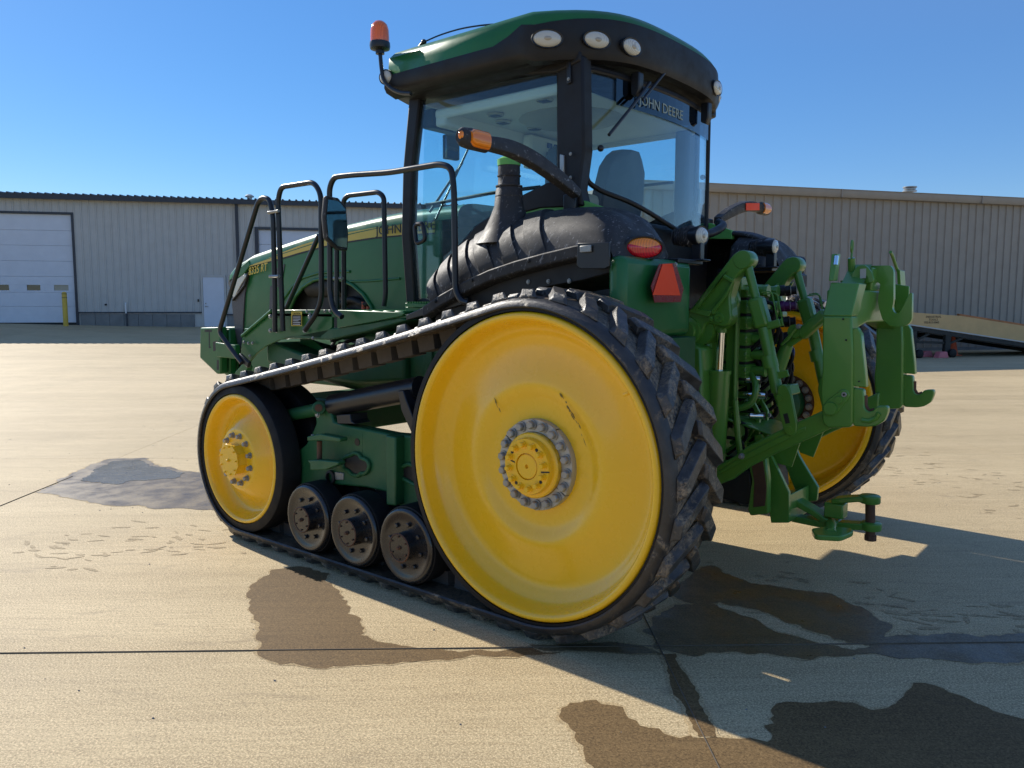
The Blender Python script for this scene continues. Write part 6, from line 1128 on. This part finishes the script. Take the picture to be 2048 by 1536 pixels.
# rear casting, valves, couplers, hoses
cs = obj('rear_casting', MB().box(-.28, .0, YC-.36, YC+.36, .58, 1.55).box(-.22, .02, YC-.48, YC+.48, .75, 1.15), M['hitch'], T, bevel=.03)
obj('rockshaft', MB().cyl((-.22, YC-.42, 1.53), (-.22, YC+.42, 1.53), .105, n=32), M['hitch'], T)
vx = -.34
for k in range(6):
    z = 1.76-.098*k
    vb = obj('control_valve', MB().box(vx-.10, vx+.10, -1.98, -1.62, z-.040, z+.040), M['hitch'], T, bevel=.008)
    for j in range(2):
        yy = -1.72-.15*j
        obj('valve_port', MB().cyl((vx-.10, yy, z), (vx-.17, yy, z), .030, n=18).cyl((vx-.17, yy, z), (vx-.19, yy, z), .036, n=8), M['hitch'], vb)
    mt = (M['trim'], M['purple'], M['trim'], M['trim'], M['blue'], M['trim'])[k]
    for j in range(2):
        yy = -1.99-.05*j; cpl = obj('hose_coupler', MB().lathe((vx-.16, -1.93-.10*j, z), (-1, -.3, .1), [(0, 0), (.028, 0), (.034, .02), (.034, .045), (.026, .05), (.026, .075), (.032, .08), (.0, .085)], 12), mt, vb, ang=30)
    for j in range(3): obj('bracket_clip', MB().box(vx-.125, vx-.105, -1.62, -1.56, z-.035+.03*j, z-.027+.03*j), M['hitch'], vb)
    obj('valve_gap', MB().box(vx-.09, vx+.09, -1.97, -1.63, z-.058, z-.041), M['darkin'], vb)
obj('valve_bracket', MB().box(vx-.06, vx+.02, -1.62, -1.595, 1.05, 1.80).box(vx-.11, vx+.05, -1.60, -1.50, 1.76, 1.84), M['hitch'], T, bevel=.006)
obj('hydraulic_line', MB().tube(fil([(-.40, -1.56, 1.65), (-.40, -1.56, 1.10), (-.42, -1.60, .95)], .05), .011), M['hitch'], T)
obj('hydraulic_line', MB().tube(cr([(-.36, -1.60, 1.02), (-.48, -1.62, 1.08), (-.50, -1.64, 1.18), (-.44, -1.70, 1.25)]), .020), M['hitch'], T)
obj('hydraulic_line', MB().tube(fil([(-.42, -1.53, 1.10), (-.44, -1.53, .90), (-.46, -1.55, .72), (-.40, -1.50, .68)], .05), .018), M['hitch'], T)
for (y, z, l) in ((-1.66, 1.22, .14), (-1.70, 1.12, .16), (-1.85, 1.10, .10), (-1.76, .98, .13), (-1.92, 1.20, .08)):
    pt = obj('quick_coupler', MB().cyl((-.30, y, z), (-.36-l*.4, y-.02, z), .028, n=20).cyl((-.36-l*.4, y-.02, z), (-.36-l, y-.05, z), .024, n=20), M['chrome'] if l > .12 else M['steel'], T)
    obj('coupler_mouth', MB().lathe((-.36-l, y-.05, z), (-1, -.15, 0), [(0, 0), (.024, 0), (.026, .004), (.017, .005), (.016, -.01), (0, -.01)], 20), M['darkin'], pt)
rh = random.Random(4)
for k in range(14):
    y = -1.52-.045*k; z = 1.0+rh.uniform(-.15, .35)
    obj('hydraulic_hose', MB().tube(cr([(-.27, y, z), (-.40-rh.uniform(0, .06), y-.02, z+rh.uniform(-.05, .08)), (-.42, y-.08, z-.12), (-.30, y-.10, z-.2+rh.uniform(-.05, .05))]), rh.choice((.011, .014, .017))), M['rubber'] if k % 3 else M['hitch'], T)
for k in range(16):
    y = -1.48-rh.uniform(0, .6); z = .85+rh.uniform(0, .45)
    obj('fitting', MB().lathe((-.27, y, z), (-1, rh.uniform(-.3, .3), rh.uniform(-.2, .2)), [(0, 0), (.018, 0), (.018, .03), (.024, .03), (.024, .05), (.014, .052), (.014, .075), (0, .075)], 8), M['hitch'] if k % 2 else M['darkin'], T, ang=20)
for k in range(9):
    y = -1.66-.045*k; z = 1.70-.05*k
    obj('hydraulic_hose', MB().tube(cr([(-.46, y, z), (-.56-rh.uniform(0, .05), y-.01, z-.03), (-.55, y-.03, z-.16), (-.44, y-.04, z-.30), (-.30, y-.03, z-.38)]), .012), M['rubber'], T)
    obj('hose_end', MB().cyl((-.44, y, z), (-.50, y, z-.004), .017, n=6), M['steel'] if k % 2 else M['hitch'], T, ang=20)
for yy in (-1.80, -1.93): 
    sb = obj('stabilizer_strap', MB().loft([[(x, yy-.012, z), (x-.03, yy-.012, z), (x-.03, yy+.012, z), (x, yy+.012, z)] for x, z in ((-.38, 1.25), (-.38, 1.10), (-.44, 1.0), (-.44, .82))]), M['hitch'], T, bevel=.004)
    for z in (.97, .85): bolt((-.475, yy, z), .012, M['steel'], sb, axis=(-1, 0, 0))
for (y0_, y1_) in ((-1.30, -1.46),):
    obj('casting_flange', MB().prism([(-.05, y0_, 1.5), (-.30, y0_, 1.42), (-.33, y0_, .9), (-.22, y0_, .62), (0, y0_, .62)], (0, y1_-y0_, 0)), M['hitch'], T, bevel=.015)
obj('small_hose', MB().tube(cr([(.0, -1.05, 2.0), (-.12, -1.12, 1.88), (-.20, -1.15, 1.72), (-.16, -1.25, 1.66), (-.05, -1.45, 1.66)]), .012).tube(cr([(.05, -1.20, 2.0), (-.05, -1.25, 1.85), (-.10, -1.26, 1.75), (-.16, -1.2, 1.64)]), .014), M['rubber'], T)
obj('small_line', MB().tube(fil([(-.2, -.72, 1.15), (-.3, -.80, 1.18), (-.3, -1.0, 1.16)], .05), .012).tube(fil([(-.2, -.9, 1.1), (-.28, -.95, 1.0), (-.26, -1.05, .85)], .05), .011), M['hitch'], T)
# drawbar and its cage
for yy, pts in ((-1.62, [(-0.507,-1.620,0.879),(-0.550,-1.620,0.896),(-0.733,-1.620,0.563),(-0.739,-1.620,0.379),(-0.630,-1.620,0.359),(-0.615,-1.620,0.437)]), (-2.0, [(-0.605,-2.000,0.815),(-0.650,-2.000,0.717),(-0.776,-2.000,0.532),(-0.770,-2.000,0.444),(-0.667,-2.000,0.418),(-0.562,-2.000,0.647)])):
    obj('drawbar_cage_plate', MB().prism(pts, (0, -.03, 0)), M['hitch'], T, bevel=.004)
obj('cage_plate_low', MB().prism([(-0.612,-1.640,0.494),(-0.726,-1.640,0.543),(-0.732,-1.640,0.373),(-0.623,-1.640,0.353)], (0, -.34, 0)), M['hitch'], T, bevel=.006)
for pts in ([(-0.590,-1.700,0.890),(-0.764,-1.700,0.872),(-0.713,-1.700,0.699),(-0.605,-1.700,0.715)], [(-0.639,-1.950,0.825),(-0.815,-1.950,0.907),(-0.755,-1.950,0.728),(-0.673,-1.950,0.749)]):
    obj('pto_shield', MB().prism(pts, (0, -.012, 0)), M['hitch'], T, bevel=.003)
obj('pto_shield_top', MB().prism([(-.30, -1.62, .98), (-.62, -1.62, .90), (-.62, -2.02, .90), (-.30, -2.02, .98)], (0, 0, -.012)), M['hitch'], T, bevel=.003)
obj('pto_shaft', MB().cyl((-.25, YC, .72), (-.42, YC, .72), .035, n=6), M['steel'], T)
obj('sway_block', MB().prism([(-0.504,-1.500,0.794),(-0.627,-1.500,0.809),(-0.653,-1.500,0.648),(-0.657,-1.500,0.444),(-0.547,-1.500,0.413),(-0.530,-1.500,0.447),(-0.550,-1.500,0.633)], (0, -.05, 0)), M['hitch'], T, bevel=.01)
obj('wear_strip', MB().prism([(-0.544,-1.497,0.739),(-0.617,-1.497,0.757),(-0.644,-1.497,0.602),(-0.638,-1.497,0.490),(-0.565,-1.497,0.469),(-0.567,-1.497,0.621)], (0, -.004, 0)), M['rust'], T, bevel=.003, label='rusty brown wear strip')
obj('belly_guard', MB().prism([(-0.139,-1.520,0.571),(-0.530,-1.520,0.688),(-0.552,-1.520,0.492),(-0.505,-1.520,0.469),(-0.192,-1.520,0.498)], (0, -.6, 0)), M['darkin'], T, bevel=.01)
db = obj('drawbar', MB().loft([[Vector(q)+Vector((0, .045, .02)), Vector(q)+Vector((0, -.045, .02)), Vector(q)+Vector((0, -.045, -.02)), Vector(q)+Vector((0, .045, -.02))] for q in [(-0.543,-1.820,0.410),(-0.703,-1.820,0.364),(-0.855,-1.820,0.359),(-1.029,-1.820,0.375),(-1.155,-1.820,0.392)]]), M['hitch'], T, bevel=.006)
obj('drawbar_stub', MB().loft([[Vector(q)+Vector((0, .05, .022)), Vector(q)+Vector((0, -.05, .022)), Vector(q)+Vector((0, -.05, -.022)), Vector(q)+Vector((0, .05, -.022))] for q in [(-0.605,-1.820,0.459),(-0.730,-1.820,0.463),(-0.823,-1.820,0.425),(-0.899,-1.820,0.383),(-0.972,-1.820,0.371)]]), M['hitch'], db, bevel=.008)
cl = [(-0.945,-1.820,0.476),(-1.134,-1.820,0.549),(-1.146,-1.820,0.391)]
obj('clevis', MB().obox(Vector(cl[0])+Vector((0, 0, -.02)), ((1, 0, 0), (0, 1, 0), (0, 0, 1)), (.055, .05, .045)), M['hitch'], db, bevel=.008)
obj('clevis_top', MB().loft([[Vector(q)+Vector((0, w_, .016)), Vector(q)+Vector((0, -w_, .016)), Vector(q)+Vector((0, -w_, -.016)), Vector(q)+Vector((0, w_, -.016))] for q, w_ in zip([(-0.932,-1.820,0.511),(-0.995,-1.820,0.527),(-1.079,-1.820,0.546),(-1.148,-1.820,0.551),(-1.178,-1.820,0.544)], (.055, .06, .05, .055, .03))]), M['hitch'], db, bevel=.008)
obj('clevis_top', MB().lathe(Vector(cl[1])+Vector((0, 0, -.022)), (0, 0, 1), [(0, 0), (.055, 0), (.058, .006), (.058, .04), (.05, .046), (0, .046)], 24), M['hitch'], db)
obj('drawbar_end', MB().lathe(Vector(cl[2])+Vector((0, 0, -.022)), (0, 0, 1), [(0, 0), (.055, 0), (.058, .006), (.058, .04), (.05, .046), (0, .046)], 24), M['hitch'], db)
obj('hitch_pin', MB().cyl(Vector(cl[2])+Vector((0, 0, -.075)), Vector(cl[1])+Vector((0, 0, .02)), .027, n=20).cyl(Vector(cl[2])+Vector((0, 0, -.085)), Vector(cl[2])+Vector((0, 0, -.055)), .034, n=8), M['rust'], db, label='rusty drawbar pin')
obj('support_strut', MB().cyl(Vector([(-1.011,-1.531,0.400)][0])+Vector((0, 0, -.02)), Vector([(-0.920,-1.820,0.368)][0]), .035, n=14), M['hitch'], db)
obj('support_plate', MB().prism(fil([(-0.903,-1.520,0.400),(-0.973,-1.632,0.400),(-1.084,-1.671,0.400),(-1.111,-1.615,0.400),(-1.089,-1.457,0.400),(-0.969,-1.394,0.400)], .03, 3, True), (0, 0, -.03)), M['hitch'], db, bevel=.006)
